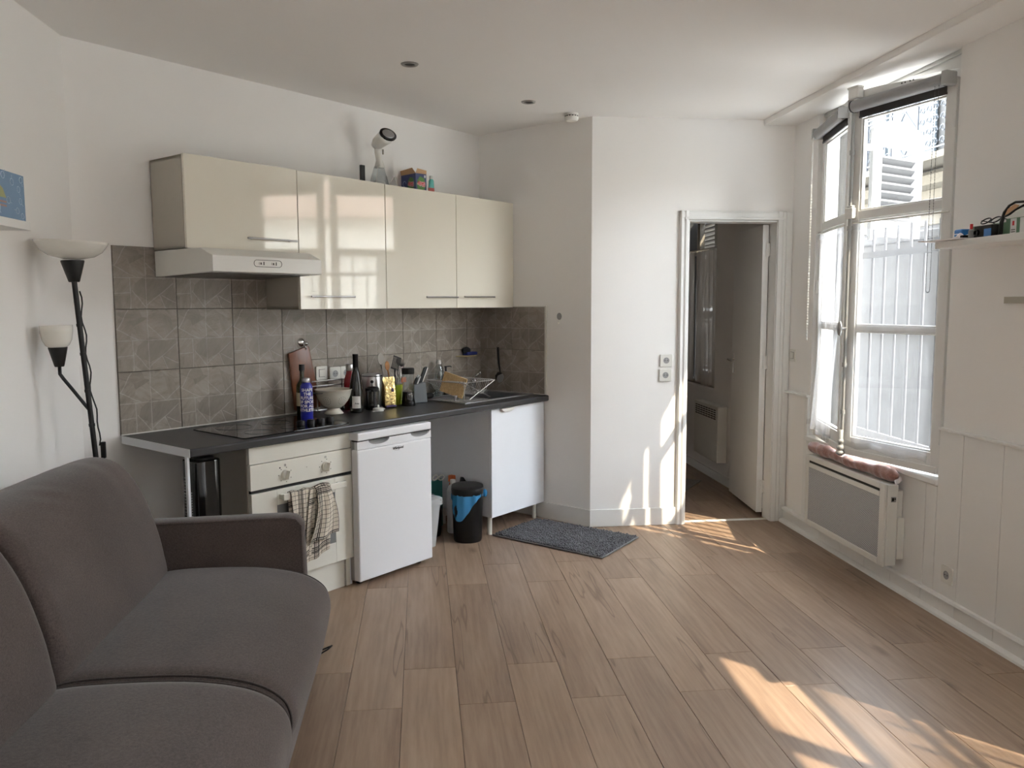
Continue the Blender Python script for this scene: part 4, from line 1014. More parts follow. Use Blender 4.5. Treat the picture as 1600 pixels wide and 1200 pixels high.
# ================================================================== FLOOR LAMP
lp = thing('floor_lamp', 'black floor lamp with a white bowl shade and a smaller reading shade', 'lamp', 'r', (-1.33, 3.60, 0))
def PZ(z): return Vector((-1.42 + .056 * (1.6 - z), 3.56 + .022 * (1.6 - z), z))
obj('base', MB().lathe([(.125, 0), (.125, .012), (.11, .022), (.02, .03), (.012, .05)], (-1.33, 3.595, 0), 32), 'plastic_k', lp, smooth='auto')
obj('pole', MB().tube([PZ(.02), PZ(1.60)], .0105, 12), 'plastic_k', lp, smooth='auto')
for z in (1.42, 1.30, 1.145, 1.0): obj('pole_collar', MB().tube([PZ(z - .006), PZ(z + .006)], .0125, 12), 'plastic_k', lp)
t_ = PZ(1.6); ax = (PZ(1.7) - PZ(1.6)).normalized()
def tilted(c, extra=(0, 0)): return Matrix.Translation(c) @ Matrix.Rotation(extra[0], 4, 'Y') @ Matrix.Rotation(extra[1], 4, 'X')
obj('shade_holder', MB().lathe([(.020, 0), (.022, .004), (.044, .082), (.044, .088)], (0, 0, 0), 28).xf(tilted(PZ(1.597), (-.03, 0))), 'plastic_k', lp, smooth='auto')
obj('bowl_shade', MB().lathe([(.030, 0), (.050, .004), (.085, .012), (.115, .032), (.135, .062), (.139, .072), (.135, .072), (.112, .038), (.082, .017), (.03, .007)], (0, 0, 0), 44, cap=False).xf(tilted(PZ(1.690), (.035, .0))), 'opal', lp, smooth=True, label='white bowl shade at the top')
d_ = Vector((-.93, -.36, 0))
j = PZ(1.06); e_ = PZ(1.25) + d_ * .092
arm_ = [j, j + d_ * .02 + Vector((0, 0, .03)), j + d_ * .062 + Vector((0, 0, .095)), j + d_ * .092 + Vector((0, 0, .14)), e_ + Vector((0, 0, -.03)), e_ + Vector((0, 0, .004))]
obj('flexible_arm', MB().tube(arm_, .0072, 10), 'plastic_k', lp, smooth=True)
obj('shade_holder', MB().lathe([(.017, 0), (.019, .004), (.036, .076), (.036, .080)], (0, 0, 0), 24).xf(tilted(e_, (-.03, 0))), 'plastic_k', lp, smooth='auto')
obj('reading_shade', MB().lathe([(.030, 0), (.044, .010), (.055, .032), (.0605, .065), (.0615, .092), (.059, .092), (.057, .062), (.050, .032), (.03, .008)], (0, 0, 0), 32, cap=False).xf(tilted(e_ + Vector((-.003, 0, .078)), (-.02, 0))), 'opal', lp, smooth=True, label='small white cup shade')
pts = []
for i in range(26):
    z = 1.56 - i * .026; s_ = .016 + .006 * math.sin(i * 1.1) + (.012 * math.sin((i - 18) / 7 * PI) if i > 18 else 0)
    q = PZ(z); pts.append((q.x + .9 * s_, q.y + .3 * s_, z))
obj('cord', MB().tube(pts, .003, 6), 'plastic_k', lp, smooth=True)
q = PZ(.90)
obj('cord_switch', MB().box(q.x + .022, q.x + .040, q.y, q.y + .018, .855, .925), 'plastic_k', lp, bev=.003)
obj('cord', MB().tube([(q.x + .031, q.y + .009, .855), (q.x + .035, q.y + .01, .6), (q.x + .03, q.y + .02, .02)], .003, 6), 'plastic_k', lp)

# ================================================================== LEFT SHELF AND CANVAS
solo('floating_shelf', MB().box(XL, -1.381, 1.6, 3.124, 1.767, 1.797), 'trim', 'white floating shelf on the left wall with the blue picture on it', 'shelf', 'r', (-1.48, 2.4, 1.767), bev=.002)
cv = thing('picture_canvas', 'blue picture with pale doodles standing on the left shelf', 'picture', 'r', (-1.40, 2.9, 1.797))
obj('canvas', MB().box(-1.415, -1.395, 2.62, 3.118, 1.7975, 1.957), 'canvas', cv, bev=.001)
mb = MB(); rr_ = random.Random(3)
for (y, z, r) in ((3.03, 1.925, .011), (3.075, 1.905, .010), (3.115 - .02, 1.94, .010), (3.085, 1.865, .010), (3.06, 1.83, .010), (3.00, 1.86, .011), (3.095, 1.815, .009), (2.97, 1.94, .011), (2.93, 1.83, .011), (2.9, 1.9, .012)):
    mb = MB(); mb.tube([(-1.3946, y + r * math.cos(i * PI / 4) * (1 + .2 * rr_.random()), z + r * 1.1 * math.sin(i * PI / 4)) for i in range(8)], .0014, 4, closed=True)
    a = rr_.random() * 6
    mb.tube([(-1.3946, y + .014 * math.cos(a), z + .014 * math.sin(a)), (-1.3946, y + .024 * math.cos(a), z + .024 * math.sin(a))], .0012, 4)
    obj('doodle_print', mb, 'pale_print', cv)
obj('figure_print', MB().prism([(2.955, 1.865), (2.985, 1.865), (2.965, 1.895), (2.945, 1.905), (2.90, 1.90), (2.90, 1.865)], 'x', -1.395, -1.3944), 'yellow_print', cv)
obj('stripe_print', MB().box(-1.395, -1.3944, 2.88, 2.985, 1.835, 1.841).box(-1.395, -1.3944, 2.88, 2.985, 1.848, 1.854), 'orange_print', cv)

# ================================================================== CEILING FITTINGS
for (x, y), lab in (((-.040, 4.254), 'recessed ceiling spotlight nearer the camera, above the hob'), ((.654, 4.958), 'recessed ceiling spotlight farther away, near the smoke alarm')):
    o = thing('downlight', lab, 'ceiling light', 'r', (x, y, ZC), group='recessed ceiling spotlights')
    obj('ring', MB().lathe([(.026, -.001), (.030, -.006), (.040, -.006), (.045, -.001), (.045, 0)], (x, y, ZC), 28, cap=False), 'handle', o, smooth='auto')
    obj('lamp', MB().lathe([(.0001, -.0005), (.027, -.0008), (.027, -.003)], (x, y, ZC), 20, cap=False), 'gap', o)
sm = thing('smoke_alarm', 'round white smoke alarm on the ceiling by the wall corner', 'smoke alarm', 'r', (.965, 5.235, ZC))
obj('housing', MB().lathe([(.044, 0), (.044, -.012), (.041, -.014), (.041, -.020), (.046, -.022), (.045, -.036), (.036, -.046), (.0, -.047)], (.965, 5.235, ZC), 32), 'smoke_white', sm, smooth='auto')
mb = MB()
for i in range(14):
    a = 2 * PI * i / 14; mb.box(-.005, .005, -.0425, -.0405, -.020, -.0145).xf(Matrix.Translation((.965, 5.235, ZC)) @ Matrix.Rotation(a, 4, 'Z'), len(mb.v) - 8)
obj('sensor_slots', mb, 'gap', sm)

# ================================================================== SOCKETS AND SWITCHES
def euro_socket(o, c, to_w):
    """to_w maps (a,b,d): across, up, out of the wall"""
    def mk(mb_l): 
        mb_l.v = [to_w(*v) for v in mb_l.v]; return mb_l
    return mk
def socket(label, frame, org, W_, n=1, kind='socket', grp='white sockets and switches'):
    o = thing('wall_socket' if kind == 'socket' else 'light_switch', label, 'socket' if kind == 'socket' else 'switch', frame, org, group=grp)
    s_ = .082; d0 = .0005
    def tr(mb): mb.v = [W_(a, b, d) for a, b, d in mb.v]; return mb
    for i in range(n):
        cx = (i - (n - 1) / 2) * .0835
        pl = obj('plate', tr(MB().prism(rrect(cx - s_ / 2, cx + s_ / 2, -s_ / 2, s_ / 2, .006), 'z', d0, d0 + .009)), 'plastic_w', o, bev=.0015)
        if kind == 'socket':
            obj('recess', tr(MB().lathe([(.0205, .0096), (.0205, .0102), (.0185, .0104), (.0175, .0098), (.0001, .0097)], (cx, 0, 0), 24, cap=False)), 'soft_grey', pl)
            obj('contact_holes', tr(MB().lathe([(.0028, .0099), (.0028, .0106)], (cx - .0095, 0, 0), 8).lathe([(.0028, .0099), (.0028, .0106)], (cx + .0095, 0, 0), 8)), 'gap', pl)
            obj('earth_pin', tr(MB().lathe([(.0028, .0098), (.0028, .013)], (cx, .010, 0), 8)), 'steel', pl)
        else:
            obj('rocker', tr(MB().box(cx - .021, cx + .021, -.021, .021, d0 + .009, d0 + .0125)), 'plastic_w', pl, bev=.0015)
            obj('rocker_gap', tr(MB().box(cx - .0228, cx + .0228, -.0228, .0228, d0 + .0088, d0 + .0093)), 'gap', pl)
WK = lambda cu, cz: (lambda a, b, d: (cu + a, VK - .0105 - d, cz + b))
socket('white light switch on the tiles beside the hanging board', 'k', (3.066, VK, 1.095), WK(3.066, 1.095), 1, 'switch')
socket('white double socket on the tiles behind the colander', 'k', (3.208, VK, 1.085), WK(3.208, 1.085), 2)
WD_ = lambda cx, cz: (lambda a, b, d: (cx + a, YD - d, cz + b))
socket('white socket left of the doorway, upper of the two', 'r', (1.622, YD, 1.120), WD_(1.622, 1.120))
socket('white socket left of the doorway, lower of the two', 'r', (1.618, YD, 1.022), WD_(1.618, 1.022))
WR_ = lambda cy, cz, x: (lambda a, b, d: (x - d, cy + a, cz + b))
socket('white light switch on the wall between the doorway and the window', 'r', (XW, 5.225, 1.150), WR_(5.225, 1.150, XW), 1, 'switch')
socket('white socket low on the boarded wall right of the heater', 'r', (XW - .017, 3.505, .213), WR_(3.505, .213, XW - .017))
hk = thing('adhesive_hook', 'small clear hook with a patterned round pad on the side wall', 'hook', 'k', (US, 3.214, 1.39))
obj('pad', MB().lathe([(.024, 0), (.024, .003)], (0, 0, 0), 20, Matrix.Rotation(-PI / 2, 4, 'Y'), sy=.8).xf(Matrix.Translation((US - .0005, 3.214, 1.415))), 'soft_grey', hk)
obj('hook', MB().tube([(US - .002, 3.214, 1.392), (US - .006, 3.214, 1.372), (US - .016, 3.214, 1.366), (US - .018, 3.214, 1.378)], .004, 8), 'plastic_w', hk, smooth=True)

# ================================================================== WALL HEATER WITH BOLSTER
rd = thing('radiant_heater', 'white wall heater with a grey perforated front under the window', 'heater', 'r', (2.41, 4.31, .13))
y0, y1, z0, z1 = 3.868, 4.745, .135, .572
mb = MB().box(2.352, 2.366, y0 + .004, y0 + .055, z0, z1).box(2.352, 2.366, y1 - .04, y1 - .004, z0, z1).box(2.352, 2.366, y0 + .055, y1 - .04, z1 - .034, z1).box(2.352, 2.366, y0 + .055, y1 - .04, z1 - .076, z1 - .048).box(2.352, 2.366, y0 + .055, y1 - .04, z0, z0 + .036)
mb.box(2.366, 2.425, y0, y1, z0 + .006, z1 - .003)
obj('casing', mb, 'hood', rd, bev=.005)
obj('perforated_grille', MB().box(2.357, 2.365, y0 + .05, y1 - .036, z0 + .03, z1 - .07), 'perf', rd)
obj('air_slot', MB().box(2.358, 2.3665, y0 + .055, y1 - .04, z1 - .049, z1 - .033), 'gap', rd)
obj('rear_bracket', MB().box(2.425, 2.462, y0 + .02, y1 - .02, z0 + .10, z1 - .04).box(2.425, 2.462, y0 - .004, y0 + .03, z0 + .04, z0 + .26), 'hood', rd, bev=.003)
cp = obj('control_window', MB().box(2.385, 2.412, y0 - .001, y0 + .002, .478, .505), 'soft_grey', rd)
obj('control_display', MB().box(2.390, 2.400, y0 - .002, y0, .484, .500).box(2.403, 2.409, y0 - .002, y0, .490, .499), 'gap', cp)
def bol(y0, y1, cx, cz, r):
    rings = []; n = 20; rows = 70
    for j in range(rows + 1):
        t = j / rows; y = y0 + (y1 - y0) * t
        e = min(t / .09, (1 - t) / .07, 1); rr = r * math.sqrt(max(.02, 1 - (1 - e) ** 2)) * (1 + .10 * math.sin(t * 17) + .07 * math.sin(t * 41 + 1)) 
        ring = []
        for i in range(n):
            a = 2 * PI * i / n
            q = rr * (1 + .07 * math.sin(t * 95 + a * 2) * (.4 + .6 * math.sin(t * 9 + 1) ** 2))
            ring.append((cx + q * 1.05 * math.cos(a) + .004 * math.sin(t * 12), y, cz + q * .90 * math.sin(a) + (.010 * abs(2 * t - 1) ** 2 if t > .5 else .004)))
        rings.append(ring)
    return MB().loft(rings)
bo = thing('draught_bolster', 'wrinkled brown-pink bolster cushion lying on the heater by the sill', 'cushion', 'r', (2.405, 4.3, .572))
obj('bolster', bol(3.865, 4.80, 2.408, .605, .036), 'velvet', bo, smooth=True)
obj('fabric_label', MB().grid(lambda u, v: (2.43 - .035 * u, 3.862 - .012 * v + .004 * math.sin(u * 9), .612 - .020 * v - .02 * u), 6, 3), 'paper_white', bo, solid=.001, label='white fabric tag at the near end')

# ================================================================== RIGHT SHELF
solo('wall_shelf', MB().box(2.272, XW, 1.9, 3.432, 1.736, 1.765), 'trim', 'white floating shelf on the right wall with small boxes on it', 'shelf', 'r', (2.37, 2.6, 1.736), bev=.002)
solo('wall_strip', MB().box(XW - .014, XW, 1.9, 3.235, 1.494, 1.522), 'beige_strip', 'beige strip fixed to the wall below the right shelf', 'strip', 'r', (XW, 2.5, 1.494), bev=.001)
ZB = 1.7655
pa = MB().grid(lambda u, v: (2.235 + .16 * v, 3.50 - .26 * u + .05 * v, ZB + .003 + .012 * max(0, .3 - u) + .003 * v), 10, 6)
solo('folded_paper', pa, 'paper_white', 'white folded paper sticking out over the end of the right shelf', 'paper', 'r', (2.3, 3.38, ZB), solid=.004)
bx_ = thing('blue_case', 'small bright blue ribbed case on the right shelf', 'case', 'r', (2.37, 3.39, ZB))
obj('case', MB().box(2.34, 2.42, 3.352, 3.405, ZB, ZB + .052), 'bright_blue', bx_, bev=.006)
obj('rib', MB().box(2.3385, 2.34, 3.356, 3.400, ZB + .018, ZB + .021).box(2.3385, 2.34, 3.356, 3.400, ZB + .030, ZB + .033), 'print_white', bx_)
gb = thing('green_packet', 'long dull green packet lying on the right shelf behind the glasses', 'packet', 'r', (2.42, 3.24, ZB))
obj('packet', MB().box(2.38, 2.45, 3.13, 3.345, ZB, ZB + .060), 'box_green', gb, bev=.002)
obj('printed_leaf', MB().box(2.379, 2.38, 3.31, 3.335, ZB + .01, ZB + .04).box(2.379, 2.38, 3.16, 3.21, ZB + .035, ZB + .055), 'leaf_green', gb)
cb = thing('small_camera', 'small black and blue camera box on the right shelf', 'camera', 'r', (2.33, 3.15, ZB))
obj('body', MB().box(2.305, 2.35, 3.115, 3.225, ZB, ZB + .05), 'plastic_k', cb, bev=.004)
obj('blue_panel', MB().box(2.3035, 2.305, 3.118, 3.160, ZB + .004, ZB + .034), 'bright_blue', cb)
obj('lens', MB().lathe([(.013, 0), (.013, .01), (.009, .012), (.009, .006)], (0, 0, 0), 16, Matrix.Rotation(-PI / 2, 4, 'Y')).xf(Matrix.Translation((2.305, 3.20, ZB + .022))), 'plastic_kg', cb, smooth='auto')
rc = thing('red_tube', 'tiny red and grey tube standing on the right shelf', 'tube', 'r', (2.32, 3.245, ZB))
obj('tube', MB().lathe([(.011, 0), (.011, .035), (.006, .04)], (2.31, 3.247, ZB), 12), 'soft_grey', rc, smooth='auto')
obj('cap', MB().lathe([(.006, 0), (.006, .022)], (2.31, 3.247, ZB + .04), 10), 'logo_red', rc, smooth='auto')
ec = thing('earphone_case', 'white and black crumpled cloth and case on the right shelf', 'case', 'r', (2.32, 3.32, ZB))
obj('cloth', MB().grid(lambda u, v: (2.285 + .06 * v, 3.36 - .10 * u, ZB + .004 + .028 * math.sin(PI * u) * (.6 + .4 * math.sin(u * 14 + v * 5)) * math.sin(PI * (v * .8 + .1))), 20, 8), 'paper_white', ec, smooth=True, solid=.003)
obj('dark_case', MB().box(2.285, 2.315, 3.262, 3.285, ZB, ZB + .018), 'plastic_k', ec, bev=.004)
gl = thing('eyeglasses', 'black-rimmed eyeglasses lying on the green packet', 'glasses', 'r', (2.40, 3.25, ZB + .06))
mb = MB(); mb2 = MB()
for cy in (3.275, 3.215):
    mb.tube([(2.395 + .012 * math.sin(2 * PI * i / 20), cy + .026 * math.cos(2 * PI * i / 20), ZB + .078 + .012 * math.sin(2 * PI * i / 20)) for i in range(20)], .0028, 6, closed=True)
mb.tube([(2.395, 3.249, ZB + .080), (2.395, 3.241, ZB + .080)], .0025, 6)
for y in (3.303, 3.187): mb.tube([(2.395, y, ZB + .082), (2.44, y - .01, ZB + .072), (2.46, y - .015, ZB + .064)], .0022, 6)
obj('frame', mb, 'plastic_k', gl, smooth=True)
hl = thing('hair_clip_band', 'curved black band with a tan inner face rising from the right shelf', 'headband', 'r', (2.33, 3.06, ZB))
pts = [(3.098, 0), (3.094, .05), (3.080, .088), (3.055, .112), (3.02, .122), (2.97, .118), (2.93, .10), (2.90, .06), (2.89, 0)]
rs_ = smooth_loop([(2.33, p[0], ZB + p[1]) for p in pts], 9) if False else [Vector((2.33, p[0], ZB + .004 + p[1])) for p in pts]
obj('band', MB().tube(rs_, .008, 8, radii=[.009, .008, .0065, .005, .005, .005, .006, .008, .009]), 'plastic_k', hl, smooth=True)
obj('lower_band', MB().tube([rs_[2] + Vector((0, -.004, -.016)), rs_[3] + Vector((0, -.004, -.034)), rs_[4] + Vector((0, 0, -.030)), rs_[5] + Vector((0, 0, -.012))], .0045, 8), 'plastic_k', hl, smooth=True)
obj('tan_lining', MB().prism([(3.078, ZB + .076), (3.060, ZB + .104), (3.022, ZB + .118), (3.0, ZB + .112), (3.02, ZB + .096), (3.05, ZB + .078)], 'x', 2.328, 2.332), 'tan_inner', hl, label='tan lining of the band')
gw = thing('medicine_carton', 'green and white carton at the right end of the shelf in view', 'box', 'r', (2.38, 3.06, ZB))
obj('carton', MB().box(2.35, 2.42, 2.98, 3.095, ZB, ZB + .068), 'box_green', gw, bev=.001)
obj('white_panel', MB().box(2.349, 2.35, 3.035, 3.068, ZB, ZB + .066).box(2.349, 2.35, 2.98, 3.015, ZB, ZB + .066), 'print_white', gw)
obj('red_mark', MB().box(2.348, 2.349, 3.046, 3.056, ZB + .038, ZB + .056), 'logo_red', gw)
obj('small_print', MB().box(2.348, 2.349, 3.040, 3.062, ZB + .012, ZB + .015).box(2.348, 2.349, 3.040, 3.062, ZB + .020, ZB + .023), 'gap', gw)
# ================================================================== THINGS ON THE WORKTOP
ZW = .8725
def bottle_prof(r, h, neck_r, sh, nh): 
    return [(r * .92, 0), (r, .006), (r, sh), (r * .93, sh + (nh - sh) * .3), (neck_r * 1.35, sh + (nh - sh) * .75), (neck_r, nh), (neck_r, h)]
def wrap(t_, c, r, ang0, zc):
    """bend flat text (x across, y up) round a vertical cylinder, facing -v at ang0=0"""
    out = []
    for x, y, z in t_.v:
        a = ang0 + x / r; rr = r + z + .0006
        out.append((c[0] + rr * math.sin(a), c[1] - rr * math.cos(a), zc + y))
    t_.v = out; return t_
FACE = math.radians(-22)   # the direction towards the camera, seen from the counter
# blue sports bottle standing on the hob
c = (2.700, 3.575); z0 = .8776
bb_ = thing('sports_bottle', 'blue sports bottle with white lettering standing on the hob', 'bottle', 'k', (c[0], c[1], z0))
obj('bottle_body', MB().lathe([(.030, 0), (.033, .005), (.0335, .17), (.031, .19), (.024, .204), (.019, .210)], (c[0], c[1], z0), 32), 'navy_bottle', bb_, smooth='auto')
obj('screw_cap', MB().lathe([(.020, 0), (.0215, .003), (.0215, .020), (.019, .024)], (c[0], c[1], z0 + .208), 24), 'steel', bb_, smooth='auto', label='silver screw cap')
tx = MB()
for i, ln_ in enumerate(('SHAPE', 'THE', 'FUTURE', 'OF SPORT', 'FOR ALL', 'ATHLETES')):
    q = text_mb(ln_, .0225, bold=.0006, ext=.0003); q.v = [(x, y - i * .0215, z) for x, y, z in q.v]; tx.add(q.v, q.f)
q = text_mb('adizone', .010, ext=.0003); q.v = [(x + .025, y - .0215, z) for x, y, z in q.v] if False else []; 
wrap(tx, c, .0337, FACE - .12, z0 + .163); obj('lettering', tx, 'print_white', bb_)
# olive green bottle behind it
c = (2.835, 3.79)
gb_ = thing('oil_bottle', 'dark green oil bottle with a cream label behind the blue bottle', 'bottle', 'k', (c[0], c[1], ZW))
obj('bottle_body', MB().lathe(bottle_prof(.034, .27, .012, .16, .22), (c[0], c[1], ZW), 28), 'green_bottle_glass', gb_, smooth='auto')
obj('bottle_cap', MB().lathe([(.0155, 0), (.0155, .035)], (c[0], c[1], ZW + .258), 18), 'plastic_k', gb_, smooth='auto')
obj('label', MB().lathe([(.0346, .06), (.0346, .135)], (c[0], c[1], ZW), 28, cap=False), 'cream_label', gb_, smooth='auto')
# hanging board and chrome hook
ho_ = thing('suction_hook', 'round chrome hook on the tiles holding the brown board', 'hook', 'k', (2.93, VK - .01, 1.27))
obj('hook_disc', MB().lathe([(.024, 0), (.024, .006), (.015, .014), (.001, .017)], (0, 0, 0), 24, Matrix.Rotation(PI / 2, 4, 'X')).xf(Matrix.Translation((2.928, VK - .0108, 1.283))), 'chrome', ho_, smooth='auto')
obj('hook_arm', MB().tube([(2.938, VK - .02, 1.278), (2.940, VK - .034, 1.262), (2.941, VK - .040, 1.248), (2.941, VK - .032, 1.240)], .0045, 8).sphere((2.950, VK - .028, 1.276), .011), 'chrome', ho_, smooth=True)
hb_ = thing('hanging_board', 'reddish brown board hanging tilted from the chrome hook', 'cutting board', 'k', (2.92, VK - .03, .94))
pts = [(2.826, 1.222), (2.955, 1.262), (2.968, 1.258), (3.040, .905), (3.030, .893), (2.868, .888), (2.858, .895)]
obj('board', MB().prism(pts, 'y', VK - .034, VK - .018), 'wood_rd', hb_, bev=.004, smooth='auto')
obj('leather_loop', MB().tube([(2.945, VK - .035, 1.253), (2.942, VK - .040, 1.262), (2.938, VK - .036, 1.255)], .002, 6), 'plastic_k', hb_)
# colander
c = (3.01, 3.735)
cl = thing('colander', 'cream enamel colander on a flared foot beside the blue bottle', 'colander', 'k', (c[0], c[1], ZW))
obj('foot', MB().lathe([(.054, 0), (.056, .003), (.045, .016), (.034, .028), (.034, .034)], (c[0], c[1], ZW), 36, cap=False), 'enamel_cream', cl, smooth=True)
def colander_bowl(c):
    mb = MB(); prof = [(.0, .030), (.034, .032), (.062, .048), (.083, .075), (.097, .105), (.105, .138), (.109, .140), (.104, .143), (.100, .138), (.092, .105), (.078, .077), (.058, .052), (.03, .036), (.0, .034)]
    return mb.lathe(prof, (c[0], c[1], ZW), 48, cap=False)
obj('bowl', colander_bowl(c), 'enamel_cream', cl, smooth=True)
mb = MB()
for g_ in range(6):
    a0 = g_ * PI / 3 + FACE + .30 - PI / 2
    for ring, cnt in ((0, 1), (.011, 6), (.022, 12)):
        for i in range(cnt):
            a = a0 + ring / .085 * math.cos(2 * PI * i / max(1, cnt)); z = .082 + ring * math.sin(2 * PI * i / max(1, cnt))
            r = .062 + (z - .048) * .8 + (.004 if z > .07 else 0); r = float(np.interp(z, [.032, .048, .075, .105, .138], [.034, .062, .083, .097, .105])) + .0002
            cen = Vector((c[0] + r * math.cos(a), c[1] + r * math.sin(a), ZW + z)); n_ = Vector((math.cos(a), math.sin(a), -.75)).normalized(); t1 = n_.cross(Vector((0, 0, 1))).normalized(); t2 = n_.cross(t1)
            mb.add([cen + n_ * .0006 + (t1 * math.cos(k * PI / 3) + t2 * math.sin(k * PI / 3)) * .0024 for k in range(6)], [(0, 1, 2, 3, 4, 5)])
obj('drain_holes', mb, 'gap', cl, stuff=True)
for s_ in (1, -1):
    a = FACE + PI + .35 if s_ > 0 else FACE + .35
    d1_ = Vector((math.cos(a), math.sin(a), 0)); d2_ = Vector((-d1_.y, d1_.x, 0)); cc = Vector((c[0], c[1], ZW + .128))
    obj('wire_handle', MB().tube([cc + d1_ * .100 + d2_ * .035, cc + d1_ * .128 + d2_ * .028, cc + d1_ * .134, cc + d1_ * .128 - d2_ * .028, cc + d1_ * .100 - d2_ * .035], .0032, 6), 'darkmetal', cl, smooth=True)
# wire stand behind the colander
wsn = thing('wire_stand', 'grey wire rack with two rails behind the colander', 'rack', 'k', (3.06, 3.85, ZW))
mb = MB()
for z in (1.026, 1.055): obj('rail', MB().tube([(2.945, 3.85, z), (3.20, 3.85, z)], .0042, 8), 'handle', wsn)
for u in (2.985, 3.17): obj('post', MB().tube([(u, 3.85, ZW), (u, 3.85, 1.06)], .0042, 8), 'handle', wsn)
obj('stand_foot', MB().tube([(2.985, 3.83, ZW + .004), (2.985, 3.89, ZW + .004), (3.17, 3.89, ZW + .004), (3.17, 3.83, ZW + .004)], .004, 8), 'handle', wsn)
# red insulated bottle
c = (3.185, 3.795)
rb = thing('insulated_bottle', 'dark red insulated bottle with a steel cap behind the wine bottle', 'bottle', 'k', (c[0], c[1], ZW))
obj('bottle_body', MB().lathe([(.033, 0), (.036, .004), (.0365, .16), (.033, .185), (.024, .215), (.0215, .235)], (c[0], c[1], ZW), 32), 'red_bottle', rb, smooth='auto')
obj('steel_cap', MB().lathe([(.0215, 0), (.0225, .002), (.0225, .034), (.020, .038)], (c[0], c[1], ZW + .236), 24), 'steel', rb, smooth='auto', label='brushed steel cap')
# wine bottle
c = (3.120, 3.665)
wb_ = thing('wine_bottle', 'tall dark wine bottle with a white label in front of the red bottle', 'bottle', 'k', (c[0], c[1], ZW))
obj('bottle_body', MB().lathe([(.034, 0), (.0375, .004), (.0385, .02), (.0385, .125), (.0365, .155), (.030, .195), (.021, .235), (.0155, .262), (.0145, .33)], (c[0], c[1], ZW), 36), 'dark_bottle_glass', wb_, smooth='auto')
obj('capsule', MB().lathe([(.0152, 0), (.0158, .002), (.0155, .068), (.0165, .070), (.0165, .078), (.014, .080)], (c[0], c[1], ZW + .262), 24), 'plastic_k', wb_, smooth='auto')
def arc_label(c, r, a0, a1, z0_, z1_, n=14):
    mb = MB()
    return mb.grid(lambda u, v: (c[0] + r * math.sin(a0 + (a1 - a0) * u), c[1] - r * math.cos(a0 + (a1 - a0) * u), z0_ + (z1_ - z0_) * v), n, 1)
obj('front_label', arc_label(c, .0391, FACE - .95, FACE + .35, ZW + .028, ZW + .098), 'paper_label', wb_)
obj('back_label', arc_label(c, .0391, FACE + 1.15, FACE + 1.9, ZW + .022, ZW + .085), 'paper_label', wb_)
q = text_mb('Fritz', .013, bold=.0003, ext=.0003); wrap(q, c, .0393, FACE - .22, ZW + .052); obj('label_lettering', q, 'gap', wb_)
# steel kettle / canister behind
c = (3.395, 3.835)
kt = thing('steel_canister', 'brushed steel canister standing behind the wine bottle', 'canister', 'k', (c[0], c[1], ZW))
obj('canister_body', MB().lathe([(.064, 0), (.066, .004), (.066, .185), (.062, .196), (.05, .2)], (c[0], c[1], ZW), 36), 'steel', kt, smooth='auto')
obj('lid_rim', MB().lathe([(.0665, 0), (.0675, .004), (.0665, .008)], (c[0], c[1], ZW + .184), 36, cap=False), 'darkmetal', kt, smooth='auto')
# coffee press
c = (3.275, 3.70)
fp = thing('coffee_press', 'black coffee press with a glass beaker beside the wine bottle', 'coffee press', 'k', (c[0], c[1], ZW))
obj('beaker', MB().lathe([(.036, .01), (.036, .115)], (c[0], c[1], ZW), 28), 'darkglass', fp, smooth='auto')
mb = MB().lathe([(.041, 0), (.041, .022), (.0385, .024)], (c[0], c[1], ZW), 28)
for k in range(5):
    a = FACE + k * 2 * PI / 5; x, y = c[0] + .0385 * math.sin(a), c[1] - .0385 * math.cos(a); mb.box(x - .005, x + .005, y - .002, y + .002, ZW + .02, ZW + .112)
obj('holder', mb, 'plastic_k', fp, smooth='auto')
obj('press_lid', MB().lathe([(.040, 0), (.041, .004), (.041, .018), (.03, .026), (.008, .028)], (c[0], c[1], ZW + .110), 28), 'plastic_k', fp, smooth='auto')
obj('plunger', MB().tube([(c[0], c[1], ZW + .135), (c[0], c[1], ZW + .160)], .002, 8).sphere((c[0], c[1], ZW + .166), .010), 'plastic_k', fp, smooth=True)
obj('press_handle', MB().tube([(c[0] - .034, c[1] - .02, ZW + .115), (c[0] - .068, c[1] - .036, ZW + .115), (c[0] - .072, c[1] - .038, ZW + .09), (c[0] - .070, c[1] - .038, ZW + .03), (c[0] - .040, c[1] - .022, ZW + .018)], .0055, 8), 'plastic_k', fp, smooth=True)
# white juicer
c = (3.235, 3.605)
ju = thing('juicer_dish', 'small white plastic citrus reamer lying in front of the coffee press', 'juicer', 'k', (c[0], c[1], ZW))
obj('dish', MB().lathe([(.031, 0), (.033, .003), (.031, .017), (.024, .020), (.006, .021)], (c[0], c[1], ZW), 28), 'plastic_w', ju, smooth='auto')
obj('reamer', MB().lathe([(.007, 0), (.006, .012), (.003, .018)], (c[0], c[1], ZW + .020), 12), 'plastic_w', ju, smooth='auto')
obj('spout_tab', MB().box(c[0] + .026, c[0] + .046, c[1] - .008, c[1] + .006, ZW + .006, ZW + .011).box(c[0] - .05, c[0] - .028, c[1] - .01, c[1] + .004, ZW + .001, ZW + .004), 'plastic_w', ju, bev=.001)
